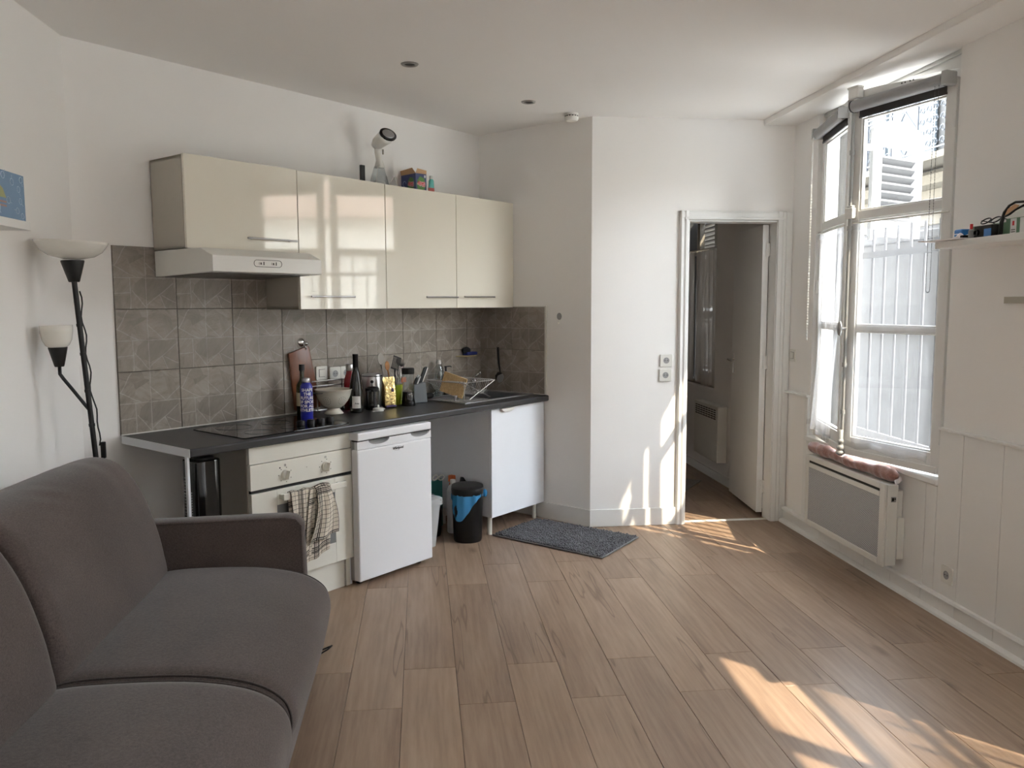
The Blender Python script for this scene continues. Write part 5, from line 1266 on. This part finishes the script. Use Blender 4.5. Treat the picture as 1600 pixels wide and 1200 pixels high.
# gold coffee bag
c = (3.385, 3.675)
gd = thing('coffee_bag', 'crumpled gold foil coffee bag next to the lime green pot', 'bag', 'k', (c[0], c[1], ZW))
def bagf(u0, c=c):
    rings = []
    prof = [(0, .038, .027), (.02, .040, .029), (.08, .040, .028), (.13, .038, .024), (.155, .040, .012), (.17, .043, .003), (.19, .043, .002)]
    for z, a, b in prof:
        ring = []
        for i in range(28):
            t = 2 * PI * i / 28; cs, sn = math.cos(t), math.sin(t)
            x = a * math.copysign(abs(cs) ** .35, cs); y = b * math.copysign(abs(sn) ** .35, sn)
            k_ = .0018 * math.sin(i * 2.3 + z * 140); ring.append((x * (1 + k_ * 9), y + k_, z + .004 * math.sin(i * .9) * (z > .15)))
        rings.append(ring)
    mb = MB().loft(rings); return mb.xf(Matrix.Translation((c[0], c[1], ZW)) @ Matrix.Rotation(-.30, 4, 'Z'))
obj('foil_bag', bagf(0), 'gold', gd, smooth='auto', sub=1)
def onbag(mb): return mb.xf(Matrix.Translation((c[0], c[1], ZW)) @ Matrix.Rotation(-.30, 4, 'Z'))
obj('purple_mark', onbag(MB().prism([(.008, .098), (.022, .102), (.020, .114), (.014, .124), (.006, .116)], 'y', -.0300, -.0286)), 'purple_print', gd)
obj('purple_band', onbag(MB().box(-.030, .036, -.0304, -.0290, .008, .018)), 'purple_print', gd)
# lime pot with utensils
c = (3.515, 3.765)
po = thing('utensil_pot', 'lime green pot holding the cooking utensils', 'pot', 'k', (c[0], c[1], ZW))
obj('pot', MB().lathe([(.040, 0), (.042, .004), (.052, .125), (.0505, .127), (.048, .122), (.038, .01)], (c[0], c[1], ZW), 32), 'lime_pot', po, smooth='auto')
def stick(name, label, cat, pts, r, mat, extra):
    o = thing(name, label, cat, 'k', (pts[0][0], pts[0][1], pts[0][2]), group='utensils standing in the lime pot')
    obj('shaft', MB().tube(pts, r, 8), mat, o, smooth=True)
    for nm, mb, mt in extra: obj(nm, mb, mt, o, smooth='auto')
def blade(cen, w_, h_, tilt, n=20, thick=.002, yaw=0): 
    mb = MB().lathe([(.001, 0), (1, .0), (1, thick), (.001, thick)], (0, 0, 0), n, cap=False)
    mb.v = [(x * w_, z, y * h_) for x, y, z in mb.v]
    return mb.xf(Matrix.Translation(cen) @ Matrix.Rotation(yaw, 4, 'Z') @ Matrix.Rotation(tilt, 4, 'Y'))
stick('serving_spoon', 'steel serving spoon leaning left out of the lime pot', 'spoon', [(3.505, 3.76, ZW + .02), (3.455, 3.80, ZW + .20), (3.445, 3.805, ZW + .26)], .0035, 'spoon', [('spoon_bowl', blade((3.440, 3.80, ZW + .292), .026, .038, -.15), 'spoon')])
stick('wooden_spoon', 'wooden spoon standing in the lime pot', 'spoon', [(3.51, 3.77, ZW + .02), (3.488, 3.79, ZW + .22)], .005, 'wood_sp', [('spoon_bowl', blade((3.484, 3.79, ZW + .245), .018, .030, -.1), 'wood_sp')])
mb = MB()
for i in range(6): mb.box(-.033 + i * .0118, -.033 + i * .0118 + .0055, -.001, .001, 0, .075)
mb.box(-.036, .032, -.001, .001, -.008, .002).box(-.036, .032, -.001, .001, .070, .078)
mb.xf(Matrix.Translation((3.535, 3.775, ZW + .225)) @ Matrix.Rotation(.32, 4, 'Y'))
stick('slotted_turner', 'black slotted turner standing highest in the lime pot', 'spatula', [(3.51, 3.75, ZW + .02), (3.53, 3.772, ZW + .222)], .005, 'plastic_k', [('slotted_blade', mb, 'plastic_k')])
mb = MB()
for k in range(6):
    a = PI * k / 6; mb.tube([(3.545 + .028 * math.cos(a) * math.sin(PI * i / 12), 3.745 + .028 * math.sin(a) * math.sin(PI * i / 12), ZW + .15 + .095 * i / 12) for i in range(13)], .0012, 5)
    mb.tube([(3.545 - .028 * math.cos(a) * math.sin(PI * i / 12), 3.745 - .028 * math.sin(a) * math.sin(PI * i / 12), ZW + .15 + .095 * i / 12) for i in range(13)], .0012, 5)
stick('balloon_whisk', 'steel balloon whisk standing in the lime pot', 'whisk', [(3.52, 3.75, ZW + .02), (3.545, 3.745, ZW + .155)], .006, 'chrome', [('whisk_wires', mb, 'chrome')])
stick('ladle', 'grey ladle leaning right out of the lime pot', 'ladle', [(3.53, 3.77, ZW + .02), (3.590, 3.80, ZW + .24)], .0045, 'spoon', [('ladle_bowl', MB().lathe([(.032, 0), (.028, -.014), (.015, -.024), (.001, -.027)], (0, 0, 0), 20, cap=False).xf(Matrix.Translation((3.608, 3.80, ZW + .262)) @ Matrix.Rotation(1.1, 4, 'Y')), 'spoon')])
stick('orange_scraper', 'orange-brown wooden scraper in the lime pot', 'scraper', [(3.53, 3.74, ZW + .02), (3.565, 3.735, ZW + .14)], .005, 'wood_sp', [('scraper_head', MB().box(3.552, 3.59, 3.733, 3.738, ZW + .138, ZW + .17), 'orange_plastic')])
# personal blender
c = (3.530, 3.655)
bl_ = thing('smoothie_blender', 'small blender with black base, clear cup and black lid', 'blender', 'k', (c[0], c[1], ZW))
obj('motor_base', MB().lathe([(.043, 0), (.044, .003), (.038, .06), (.037, .088)], (c[0], c[1], ZW), 32), 'plastic_kg', bl_, smooth='auto')
obj('clear_cup', MB().lathe([(.034, .088), (.035, .10), (.037, .20)], (c[0], c[1], ZW), 32, cap=False), 'jarglass', bl_, smooth='auto')
obj('blade_unit', MB().lathe([(.030, .088), (.020, .096), (.006, .10), (.006, .11), (.001, .112)], (c[0], c[1], ZW), 20), 'steel', bl_, smooth='auto')
obj('lid', MB().lathe([(.0385, 0), (.040, .003), (.040, .032), (.036, .037)], (c[0], c[1], ZW + .198), 32), 'plastic_k', bl_, smooth='auto')
q = MB().tube([(.008 * math.cos(2 * PI * i / 20), .008 * math.sin(2 * PI * i / 20), 0) for i in range(20)], .0008, 4, closed=True).box(-.005, .005, -.0005, .0005, -.0005, .0005).box(-.014, .014, .026, .030, -.0005, .0005)
wrap(q, c, .0405, FACE, ZW + .045); obj('badge', q, 'soft_grey', bl_)
# knife block
kb = thing('knife_block', 'slanted grey knife block with knives beside the dish rack', 'knife block', 'k', (3.69, 3.73, ZW))
TB = Matrix.Translation((3.68, 3.72, ZW)) @ Matrix.Rotation(-.25, 4, 'Z')
obj('block', MB().prism([(-.052, 0), (.050, 0), (.040, .132), (-.048, .118)], 'y', -.035, .035).xf(TB), 'block_grey', kb, bev=.005)
def knife(x, y, ln_, mat, label, w_=.010, dark=None):
    o = thing('kitchen_knife', label, 'knife', 'k', (3.68 + x, 3.72 + y, ZW + .125), group='knives in the grey block')
    R_ = TB @ Matrix.Translation((x, y, .118)) @ Matrix.Rotation(.42, 4, 'Y')
    obj('knife_handle', MB().prism([(-w_, 0), (w_, 0), (w_ * 1.15, ln_ * .5), (w_ * 1.2, ln_), (w_ * .2, ln_ + .008), (-w_, ln_ - .006)], 'y', -.008, .008).xf(R_), mat, o, bev=.003)
    if dark: obj('handle_edge', MB().box(w_ * .55, w_ * 1.28, -.0085, .0085, .01, ln_ + .004).xf(R_), dark, o, bev=.003)
knife(.012, .0, .115, 'plastic_k', 'largest knife in the block, black handle with a white edge', .012, 'plastic_w')
knife(-.014, .012, .060, 'steel', 'steel-handled knife in the middle of the block', .007)
knife(-.034, -.010, .045, 'plastic_k', 'short black-handled knife at the left of the block', .007)
knife(-.020, -.018, .055, 'plastic_g', 'short grey-handled knife at the front of the block', .006)
# dish rack
dk = thing('dish_rack', 'wire dish rack on the drainer of the sink', 'dish rack', 'k', (4.06, 3.7, .876))
A0, A1, B0, B1, ZT, ZL = 3.905, 4.215, 3.525, 3.885, .990, .905
mb = MB()
for u in (A0, A1): obj('top_rail', MB().tube([(u, B0, ZT), (u, B1, ZT)], .003, 6), 'wire', dk)
for v in (B0, B1):
    obj('top_rail', MB().tube([(A0, v, ZT), (A1, v, ZT)], .003, 6), 'wire', dk)
    obj('cross_leg', MB().tube([(A0, v, ZT), (A1 - .05, v, .878)], .003, 6), 'wire', dk)
    obj('cross_leg', MB().tube([(A1, v, ZT), (A0 + .05, v, .878)], .003, 6), 'wire', dk)
obj('front_post', MB().tube([(A0, B0, ZT), (A0, B0, .878)], .003, 6), 'wire', dk)
for u in (4.02, 4.10): obj('bottom_rail', MB().tube([(u, B0, ZL), (u, B1, ZL)], .003, 6), 'wire', dk)
for i in range(22):
    v = B0 + .012 + (B1 - B0 - .024) * i / 21
    for (ut, ub, s_) in ((A0, 4.02, 1), (A1, 4.10, -1)):
        obj('wire', MB().tube([(ut, v, ZT), (ut + s_ * .02, v + .003, ZT + .006), (ut + s_ * .05, v + .004, ZT - .012), (ub - s_ * .035, v, ZL + .025), (ub, v, ZL)], .0024, 5), 'wire', dk)
dbm = MB().box(-.085, .085, -.007, .007, -.068, .068)
db = solo('small_cutting_board', dbm.xf(Matrix.Rotation(math.radians(17), 4, 'Y')), 'wood_lt', 'light wooden cutting board standing askew in the dish rack', 'cutting board', 'k', (3.945, 3.655, .968), local=True, rot=math.radians(-72), bev=.002)
sb = thing('drain_strainer', 'small steel strainer dangling under the rack on the drainer', 'strainer', 'k', (3.905, 3.555, .878))
obj('strainer_cup', MB().lathe([(.006, 0), (.010, .018), (.017, .030), (.017, .034)], (3.87, 3.575, .8755), 16), 'steel', sb, smooth='auto')
# clear bottle and pump bottle behind the rack
c = (4.02, 3.86)
gbt = thing('glass_bottle', 'clear glass bottle with a steel cap behind the dish rack', 'bottle', 'k', (c[0], c[1], .8752))
obj('bottle_body', MB().lathe([(.028, 0), (.031, .004), (.031, .165), (.027, .195), (.018, .215), (.015, .22)], (c[0], c[1], .8755), 28), 'jarglass', gbt, smooth='auto')
obj('contents', MB().lathe([(.027, .004), (.028, .12), (.020, .17)], (c[0], c[1], .8755), 24), 'jarglass', gbt, smooth='auto')
obj('bottle_cap', MB().lathe([(.019, 0), (.019, .018), (.016, .02), (.016, .028)], (c[0], c[1], .8755 + .218), 20), 'steel', gbt, smooth='auto')
c = (4.095, 3.865)
pm = thing('soap_dispenser', 'soap dispenser with a black pump behind the small cutting board', 'soap dispenser', 'k', (c[0], c[1], .8752))
obj('bottle_body', MB().lathe([(.030, 0), (.032, .004), (.032, .12), (.024, .14), (.014, .145)], (c[0], c[1], .8755), 24), 'darkglass', pm, smooth='auto')
obj('pump_head', MB().lathe([(.014, 0), (.014, .015), (.006, .017), (.006, .045), (.010, .047), (.010, .055)], (c[0], c[1], .8755 + .144), 16).tube([(c[0], c[1], .8755 + .196), (c[0] + .034, c[1] - .01, .8755 + .197), (c[0] + .042, c[1] - .012, .8755 + .191)], .004, 8), 'plastic_k', pm, smooth='auto')
rd_ = thing('scouring_pad', 'black scouring sponge on the drainer beside the knife block', 'sponge', 'k', (3.85, 3.83, .8752))
obj('pad', MB().sphere((3.86, 3.80, .895), .03, 16, 10, (1.3, .9, .66)), 'rubber', rd_, smooth=True)
# sponge caddy and fish slice on the walls
sc_ = thing('sponge_caddy', 'corner sponge holder on the tiles with a black and a blue sponge', 'holder', 'k', (4.34, VK - .01, 1.13))
obj('tray', MB().prism([(4.25, VK - .011), (4.44, VK - .011), (4.43, VK - .05), (4.36, VK - .085), (4.30, VK - .075)], 'z', 1.128, 1.136), 'sponge_beige', sc_, bev=.002)
obj('sponge', MB().box(4.315, 4.425, VK - .065, VK - .02, 1.137, 1.160), 'sponge_blue', sc_, bev=.006, label='dark blue sponge')
obj('sponge', MB().sphere((4.335, VK - .038, 1.170), .033, 16, 10, (1.1, .75, .8)), 'rubber', sc_, smooth=True, label='black scouring ball')
fs_ = thing('fish_slice', 'black-handled grey turner hanging on the side wall tiles', 'spatula', 'k', (US - .02, 3.73, .95))
XU = US - .016
obj('long_handle', MB().tube([(XU, 3.745, 1.190), (XU, 3.738, 1.08), (XU, 3.728, 1.03), (XU, 3.722, 1.005)], .007, 8, radii=[.010, .008, .006, .005]), 'plastic_k', fs_, smooth=True)
obj('blade', MB().prism([(3.738, 1.005), (3.705, 1.000), (3.690, .980), (3.705, .945), (3.735, .932), (3.752, .950), (3.755, .985)], 'x', XU - .002, XU + .002), 'soft_grey', fs_, bev=.001)
obj('blade_neck', MB().prism([(3.745, 1.010), (3.722, 1.014), (3.70, 1.004), (3.745, .985), (3.765, .945), (3.768, .985)], 'x', XU - .004, XU - .0025), 'plastic_k', fs_)
obj('hook', MB().lathe([(.008, 0), (.008, .012)], (0, 0, 0), 12, Matrix.Rotation(-PI / 2, 4, 'Y')).xf(Matrix.Translation((US - .011, 3.745, 1.182))), 'plastic_w', fs_)
# tea towel over the oven handle
tw = thing('tea_towel', 'cream checked tea towel hung over the oven handle', 'towel', 'k', (2.50, 3.28, .59))
def towel(u0, u1, z1, vf, amp, uvo, shift, ztop=.592, narrow=0, bias=0):
    def fn(u, v):
        k = v; c_ = (u0 + u1) / 2 + shift * k; hw = (u1 - u0) / 2 * (1 - narrow * math.sin(PI * min(1, k * 1.1)) )
        x = c_ + (2 * u - 1) * hw
        y = vf - .004 - amp * (1 + math.sin(u * 15 + k * 2.5)) * min(1, k * 3) - bias * k * (1 - k)
        return (x, y, ztop - (ztop - z1) * k + .012 * math.sin(u * 3.1) * k + .006 * math.sin(u * 11) * k)
    return MB().grid(fn, 34, 34, lambda u, v: (uvo[0] + u * uvo[2], uvo[1] + v * uvo[3]))
def tow2(name, top, bot, z_t, z_b, vf, amp, uvo, wav=14, mid=None, extra=0):
    """cloth between a top edge (u0,u1) and a bottom edge (u0,u1)"""
    def fn(u, v):
        a = top[0] + (bot[0] - top[0]) * v; b = top[1] + (bot[1] - top[1]) * v
        if mid: k = math.sin(PI * v); a += mid[0] * k; b += mid[1] * k
        y = vf - .003 - amp * (1 + math.sin(u * wav + v * 3)) * min(1, v * 3 + .15) - extra * math.sin(PI * v)
        return (a + (b - a) * u, y, z_t - (z_t - z_b[0] - (z_b[1] - z_b[0]) * u) * v + .004 * math.sin(u * 9) * v)
    obj(name, MB().grid(fn, 34, 40, lambda u, v: (uvo[0] + u * uvo[2], uvo[1] + v * uvo[3])), 'towel', tw, smooth=True, solid=.0015)
tow2('rear_layer', (2.352, 2.60), (2.36, 2.56), .588, (.40, .42), 3.292, .001, (0, 0, .26, .2))
tow2('front_layer', (2.360, 2.535), (2.375, 2.50), .590, (.26, .25), 3.273, .004, (0, .10, .20, .36), 16)
tow2('lower_tail', (2.47, 2.60), (2.425, 2.578), .590, (.215, .262), 3.268, .004, (.0, .0, .14, .375), 12, mid=(-.01, .0))
tow2('twisted_fold', (2.502, 2.585), (2.445, 2.625), .592, (.315, .345), 3.256, .006, (.04, .045, .13, .285), 11, mid=(.012, .012), extra=.010)
obj('top_fold', MB().grid(lambda u, v: (2.358 + .242 * u, 3.2825 + .0115 * math.cos(PI * v), .589 + .006 * math.sin(PI * v) + .003 * math.sin(u * 20)), 24, 8, lambda u, v: (u * .26, .3 + v * .03)), 'towel', tw, smooth=True, solid=.0015)
obj('bunched_knot', MB().grid(lambda u, v: (2.500 + .09 * u, 3.272 - .018 * math.sin(PI * v) , .600 - .05 * v + .008 * math.sin(PI * u)), 14, 10, lambda u, v: (u * .12, .05 + v * .05)), 'towel', tw, smooth=True, solid=.0015)

# ================================================================== ON TOP OF THE WALL CABINETS
ZK = 2.204
solo('black_device', MB().box(3.290, 3.322, 3.775, 3.790, ZK, 2.325).box(3.290, 3.33, 3.765, 3.80, ZK, ZK + .01), 'plastic_kg', 'thin black upright device on top of the wall cabinets', 'device', 'k', (3.30, 3.78, ZK), bev=.002)
st = thing('garment_steamer', 'white hand garment steamer standing on the wall cabinets', 'steamer', 'k', (3.46, 3.80, ZK))
obj('water_tank', MB().lathe([(.070, 0), (.072, .01), (.055, .07), (.036, .125), (.033, .13)], (0, 0, 0), 28, sy=.7).xf(Matrix.Translation((3.455, 3.80, ZK))), 'jarglass', st, smooth='auto', label='clear grey water tank')
obj('tank_base', MB().lathe([(.045, 0), (.05, .02), (.035, .045), (.001, .05)], (0, 0, 0), 24, sy=.7).xf(Matrix.Translation((3.46, 3.80, ZK))), 'plastic_w', st, smooth='auto')
obj('stand_wire', MB().tube([(3.395, 3.77, ZK), (3.42, 3.77, ZK + .125), (3.43, 3.77, ZK + .13)], .003, 6).tube([(3.50, 3.76, ZK + .02), (3.535, 3.76, ZK + .075), (3.545, 3.76, ZK + .075), (3.585, 3.76, ZK)], .003, 6), 'plastic_w', st, smooth=True)
obj('grip', MB().tube([(3.462, 3.80, ZK + .125), (3.458, 3.80, ZK + .17), (3.447, 3.80, ZK + .215), (3.452, 3.80, ZK + .25)], .02, 14, radii=[.034, .020, .019, .027]), 'plastic_w', st, smooth=True)
hp0 = Vector((3.430, 3.815, ZK + .252)); hp1 = Vector((3.447, 3.724, ZK + .302))
obj('head', MB().tube([hp0, hp0.lerp(hp1, .25), hp0.lerp(hp1, .75), hp1], .04, 24, radii=[.020, .036, .044, .048]), 'plastic_w', st, smooth=True)
nn = Vector((-.20, -.80, .50)).normalized(); qm = Matrix.Translation(hp1 + Vector((.004, -.012, .008))) @ nn.to_track_quat('Z', 'Y').to_matrix().to_4x4()
obj('steam_plate', MB().lathe([(.040, -.012), (.055, -.002), (.055, .006), (.050, .009)], (0, 0, 0), 28, sy=.85).xf(qm), 'plastic_kg', st, smooth='auto')
obj('plate_metal', MB().lathe([(.040, .009), (.038, .0105)], (0, 0, 0), 28, sy=.8).xf(qm), 'steel', st)
obj('trigger', MB().box(3.468, 3.476, 3.775, 3.785, ZK + .205, ZK + .235), 'steamer_grey', st, bev=.002)
# detergent box, standing upside down
sk_ = thing('detergent_box', 'dark blue and green detergent box standing upside down, flaps open, on the cabinets', 'box', 'k', (3.70, 3.80, ZK))
TS = Matrix.Translation((3.745, 3.73, ZK)) @ Matrix.Rotation(math.radians(-8), 4, 'Z')
# local: front face = -y (right in the photo), left face = -x
bw, bd, bh = .085, .155, .118
obj('carton', MB().box(-bw / 2, bw / 2, 0, bd, 0, bh).xf(TS), 'navy_card', sk_, bev=.001)
obj('open_flap', MB().add([(-bw / 2, 0, bh), (bw / 2, 0, bh), (bw / 2 - .004, -.006, bh + .022), (-bw / 2 + .01, -.006, bh + .030)], [(0, 1, 2, 3)]).xf(TS), 'kraft_card', sk_, solid=.0015)
obj('open_flap', MB().add([(-bw / 2, 0, bh), (-bw / 2, bd, bh), (-bw / 2 - .010, bd - .006, bh + .028), (-bw / 2 - .012, .02, bh + .034)], [(0, 1, 2, 3)]).xf(TS), 'kraft_card', sk_, solid=.0015)
obj('open_flap', MB().add([(-bw / 2, bd, bh), (bw / 2, bd, bh), (bw / 2, bd + .006, bh + .026), (-bw / 2, bd + .006, bh + .03)], [(0, 1, 2, 3)]).xf(TS), 'kraft_card', sk_, solid=.0015)
def logo(to):
    g = MB(); n = 22
    pts = [(.034 * math.cos(2 * PI * i / n) * (1 + .12 * math.sin(i * 3)), .046 * math.sin(2 * PI * i / n) * (1 + .08 * math.cos(i * 2))) for i in range(n)]
    g.prism(pts, 'z', .0003, .0008); obj('green_splash', g.xf(to), 'leaf_green', sk_)
    t1 = text_mb('Skip', .036, bold=.0032, ext=.0002); t1.v = [(-x, -(y - .013), z + .0012) for x, y, z in t1.v]; obj('logo_outline', t1.xf(to), 'print_white', sk_)
    t2 = text_mb('Skip', .036, bold=.0012, ext=.0002); t2.v = [(-x, -(y - .013), z + .0019) for x, y, z in t2.v]; obj('logo', t2.xf(to), 'logo_red', sk_)
# front face (-y): local x->x, y->z, out -> -y
FR = TS @ Matrix.Translation((0, 0, .052)) @ Matrix(((1, 0, 0, 0), (0, 0, -1, 0), (0, 1, 0, 0), (0, 0, 0, 1)))
LF = TS @ Matrix.Translation((-bw / 2, .050, .052)) @ Matrix(((0, 0, -1, 0), (-1, 0, 0, 0), (0, 1, 0, 0), (0, 0, 0, 1)))
logo(FR); logo(LF)
g = MB().tube([(.016 * math.cos(2 * PI * i / 20), .016 * math.sin(2 * PI * i / 20), .001) for i in range(16)], .0012, 4)
obj('swirl_print', g.xf(TS @ Matrix.Translation((-bw / 2, .118, .062)) @ Matrix(((0, 0, -1, 0), (-1, 0, 0, 0), (0, 1, 0, 0), (0, 0, 0, 1)))), 'pale_print', sk_)
obj('white_tab', MB().box(.024, .036, -.0008, 0, .094, .110).xf(TS), 'print_white', sk_)
tt = thing('gel_tube', 'small teal and red tube with a white cap right of the detergent box', 'tube', 'k', (3.875, 3.78, ZK))
def tube_ring(z, a, b): return [(3.872 + a * math.cos(2 * PI * i / 20), 3.765 + b * math.sin(2 * PI * i / 20), ZK + z) for i in range(20)]
obj('tube', MB().loft([tube_ring(0, .030, .002), tube_ring(.04, .026, .010), tube_ring(.09, .018, .016), tube_ring(.1, .012, .012)]), 'tube_teal', tt, smooth='auto')
obj('label_band', MB().loft([tube_ring(.012, .0296, .0045), tube_ring(.045, .0258, .0118)], cap=False), 'tube_red', tt)
obj('cap', MB().lathe([(.013, 0), (.012, .022)], (3.872, 3.765, ZK + .1), 16), 'plastic_w', tt, smooth='auto')

# ================================================================== UNDER THE WORKTOP
gbn = thing('grey_bin', 'light grey plastic bin beside the fridge', 'bin', 'k', (3.45, 3.58, 0))
def tap_ring(cu, cv, hu, hv, z, r=.02): return [(p[0], p[1], z) for p in rrect(cu - hu, cu + hu, cv - hv, cv + hv, r, 4)]
obj('bin_body', MB().loft([tap_ring(3.492, 3.60, .085, .13, 0), tap_ring(3.497, 3.60, .100, .155, .27)]), 'plastic_g', gbn, smooth='auto')
obj('bin_rim', MB().loft([tap_ring(3.499, 3.60, .107, .162, .268), tap_ring(3.499, 3.60, .108, .163, .305), tap_ring(3.499, 3.60, .100, .155, .312)]), 'plastic_g', gbn, smooth='auto')
obj('lid_clip', MB().tube([(3.577, 3.437, .296), (3.597, 3.437, .290), (3.597, 3.437, .272), (3.577, 3.437, .266)], .004, 6), 'plastic_g', gbn)
# black pedal-less bin with blue liner
bn = thing('black_bin', 'black lidded bin with a blue liner hanging out in the niche', 'bin', 'k', (3.815, 3.425, 0))
cu, cv = 3.815, 3.425
def br(z, s_): return [(cu + p[0] * s_, cv + p[1] * s_, z) for p in rrect(-.098, .098, -.128, .128, .092, 7)]
def turn(mb, a=math.radians(-48)): return mb.xf(Matrix.Translation((cu, cv, 0)) @ Matrix.Rotation(a, 4, 'Z') @ Matrix.Translation((-cu, -cv, 0)))
obj('bin_body', turn(MB().loft([br(0, .88), br(.012, .92), br(.305, 1.0)])), 'plastic_k', bn, smooth='auto')
obj('bin_lid', turn(MB().loft([br(.305, 1.03), br(.335, 1.05), br(.345, 1.02), br(.350, .90), br(.352, .5)])), 'plastic_k', bn, smooth='auto')
li = [(math.radians(200) + i * math.radians(5.0)) for i in range(72)]
def liner(u, v):
    a = math.radians(-205 + 250 * u)
    k = math.exp(-((u - .36) / .15) ** 2)
    x = (.101 + .014 * v * k + .003 * math.sin(u * 60)) * math.copysign(abs(math.cos(a)) ** .8, math.cos(a)); y = (.131 + .012 * v * k + .003 * math.sin(u * 48)) * math.copysign(abs(math.sin(a)) ** .8, math.sin(a))
    return (cu + x, cv + y, .308 - (.016 + .150 * k) * v + .004 * math.sin(u * 40))
g_ = MB().grid(liner, 90, 12)
g_.f = [f for i, f in enumerate(g_.f) if not ((((i % 90) / 90 - .30) / .035) ** 2 + (((i // 90) / 12 - .62) / .24) ** 2 < 1)]
obj('bin_liner', turn(g_), 'liner', bn, smooth=True, label='translucent blue liner with a handle hole hanging over the rim')
obj('liner_end', turn(MB().sphere((cu + .112, cv + .02, .292), .022, 12, 8, (.7, 1, 1.2))), 'liner', bn, smooth=True)
# things behind
bg_ = thing('black_bag', 'flat black bag leaning on the sink cabinet behind the black bin', 'bag', 'k', (3.929, 3.54, 0))
def bagr(z, a, b, cu_, cv_): return [(cu_ + a * math.cos(2 * PI * i / 24) * (1 + .07 * math.sin(i * 2.7 + z * 30)), cv_ + b * math.sin(2 * PI * i / 24) * (1 + .07 * math.sin(i * 1.9)), z) for i in range(24)]
obj('bag', MB().loft([bagr(0, .022, .10, 3.929, 3.53), bagr(.14, .022, .09, 3.929, 3.53), bagr(.25, .020, .06, 3.929, 3.54), bagr(.32, .016, .035, 3.930, 3.56), bagr(.362, .008, .012, 3.930, 3.575)]), 'bag_black', bg_, smooth=True)
solo('black_bag', MB().loft([bagr(0, .085, .06, 3.70, 3.66), bagr(.15, .095, .065, 3.71, 3.66), bagr(.24, .06, .05, 3.72, 3.67), bagr(.27, .03, .02, 3.72, 3.67)]), 'bag_black', 'small black bag squeezed between the grey bin and the black bin', 'bag', 'k', (3.70, 3.66, 0), smooth=True)
wbt = thing('bleach_bottle', 'white ribbed plastic bottle standing behind the black bin', 'bottle', 'k', (3.868, 3.600, 0))
c = (3.868, 3.600)
pr = [(.036, 0), (.040, .006), (.040, .215)]
for i in range(5): pr += [(.038, .219 + i * .012), (.040, .224 + i * .012)]
pr += [(.038, .285), (.029, .310), (.017, .322), (.0165, .327)]
obj('bottle_body', MB().lathe(pr, (c[0], c[1], 0), 28), 'print_white', wbt, smooth='auto')
obj('bottle_cap', MB().lathe([(.018, 0), (.018, .026), (.016, .028)], (c[0], c[1], .325), 20), 'plastic_w', wbt, smooth='auto')
ob = thing('orange_bottle', 'orange spray bottle mostly hidden behind the white bottle', 'bottle', 'k', (3.924, 3.667, 0))
obj('bottle_body', MB().lathe([(.019, 0), (.022, .005), (.022, .27), (.014, .31), (.010, .32)], (3.924, 3.667, 0), 22), 'orange_plastic', ob, smooth='auto')
obj('spray_head', MB().box(3.908, 3.942, 3.640, 3.682, .32, .365), 'orange_plastic', ob, bev=.006)
dp = thing('dustpan', 'teal dustpan with white ring handles standing behind the grey bin', 'dustpan', 'k', (3.89, 3.76, 0))
obj('pan', MB().box(3.835, 3.945, 3.765, 3.785, .0, .325), 'teal_plastic', dp, bev=.006)
for (u, z, t_) in ((3.862, .345, .5), (3.922, .335, 0)):
    obj('ring_handle', MB().tube([(u + .026 * math.cos(2 * PI * i / 20), 3.757, z + .016 * math.sin(2 * PI * i / 20) + .3 * t_ * .026 * math.cos(2 * PI * i / 20)) for i in range(20)], .0045, 8, closed=True), 'plastic_w', dp, smooth=True)
# bath mat in front of the sink cabinet
mt = thing('bath_mat', 'dark grey chenille mat on the floor in front of the sink cabinet', 'mat', 'k', (4.2, 2.94, 0))
cor = [(3.960, 3.335), (3.982, 2.515), (4.490, 2.565), (4.440, 3.340)]
def quad(u, v):
    a = Vector(cor[0]).lerp(Vector(cor[3]), u); b = Vector(cor[1]).lerp(Vector(cor[2]), u); return a.lerp(b, v)
rim = [quad(u, v) for u, v in [(i / 10, 0) for i in range(10)] + [(1, i / 16) for i in range(16)] + [(1 - i / 10, 1) for i in range(10)] + [(0, 1 - i / 16) for i in range(16)]]
obj('backing', MB().prism([(p.x, p.y) for p in rim], 'z', .001, .006), 'matedge', mt)
obj('edge_binding', MB().tube([(p.x, p.y, .007) for p in rim], .005, 6, closed=True), 'matedge', mt, smooth=True, label='lighter grey bound edge')
mb = MB(); rr_ = random.Random(5); nu, nv = 62, 100
for i in range(nu):
    for j in range(nv):
        p = quad((i + .5 + rr_.uniform(-.3, .3)) / nu * .97 + .015, (j + .5 + rr_.uniform(-.3, .3)) / nv * .97 + .015)
        h = .018 + rr_.uniform(-.004, .006); r = .0046; dx, dy = rr_.uniform(-.005, .005), rr_.uniform(-.005, .005)
        mb.add([(p.x - r, p.y - r, .005), (p.x + r, p.y - r, .005), (p.x + r, p.y + r, .005), (p.x - r, p.y + r, .005),
                (p.x - r * .7 + dx, p.y - r * .7 + dy, h), (p.x + r * .7 + dx, p.y - r * .7 + dy, h), (p.x + r * .7 + dx, p.y + r * .7 + dy, h), (p.x - r * .7 + dx, p.y + r * .7 + dy, h)],
               [(4, 5, 6, 7), (0, 1, 5, 4), (1, 2, 6, 5), (2, 3, 7, 6), (3, 0, 4, 7)])
obj('chenille_tufts', mb, 'mat', mt, stuff=True, smooth=False)
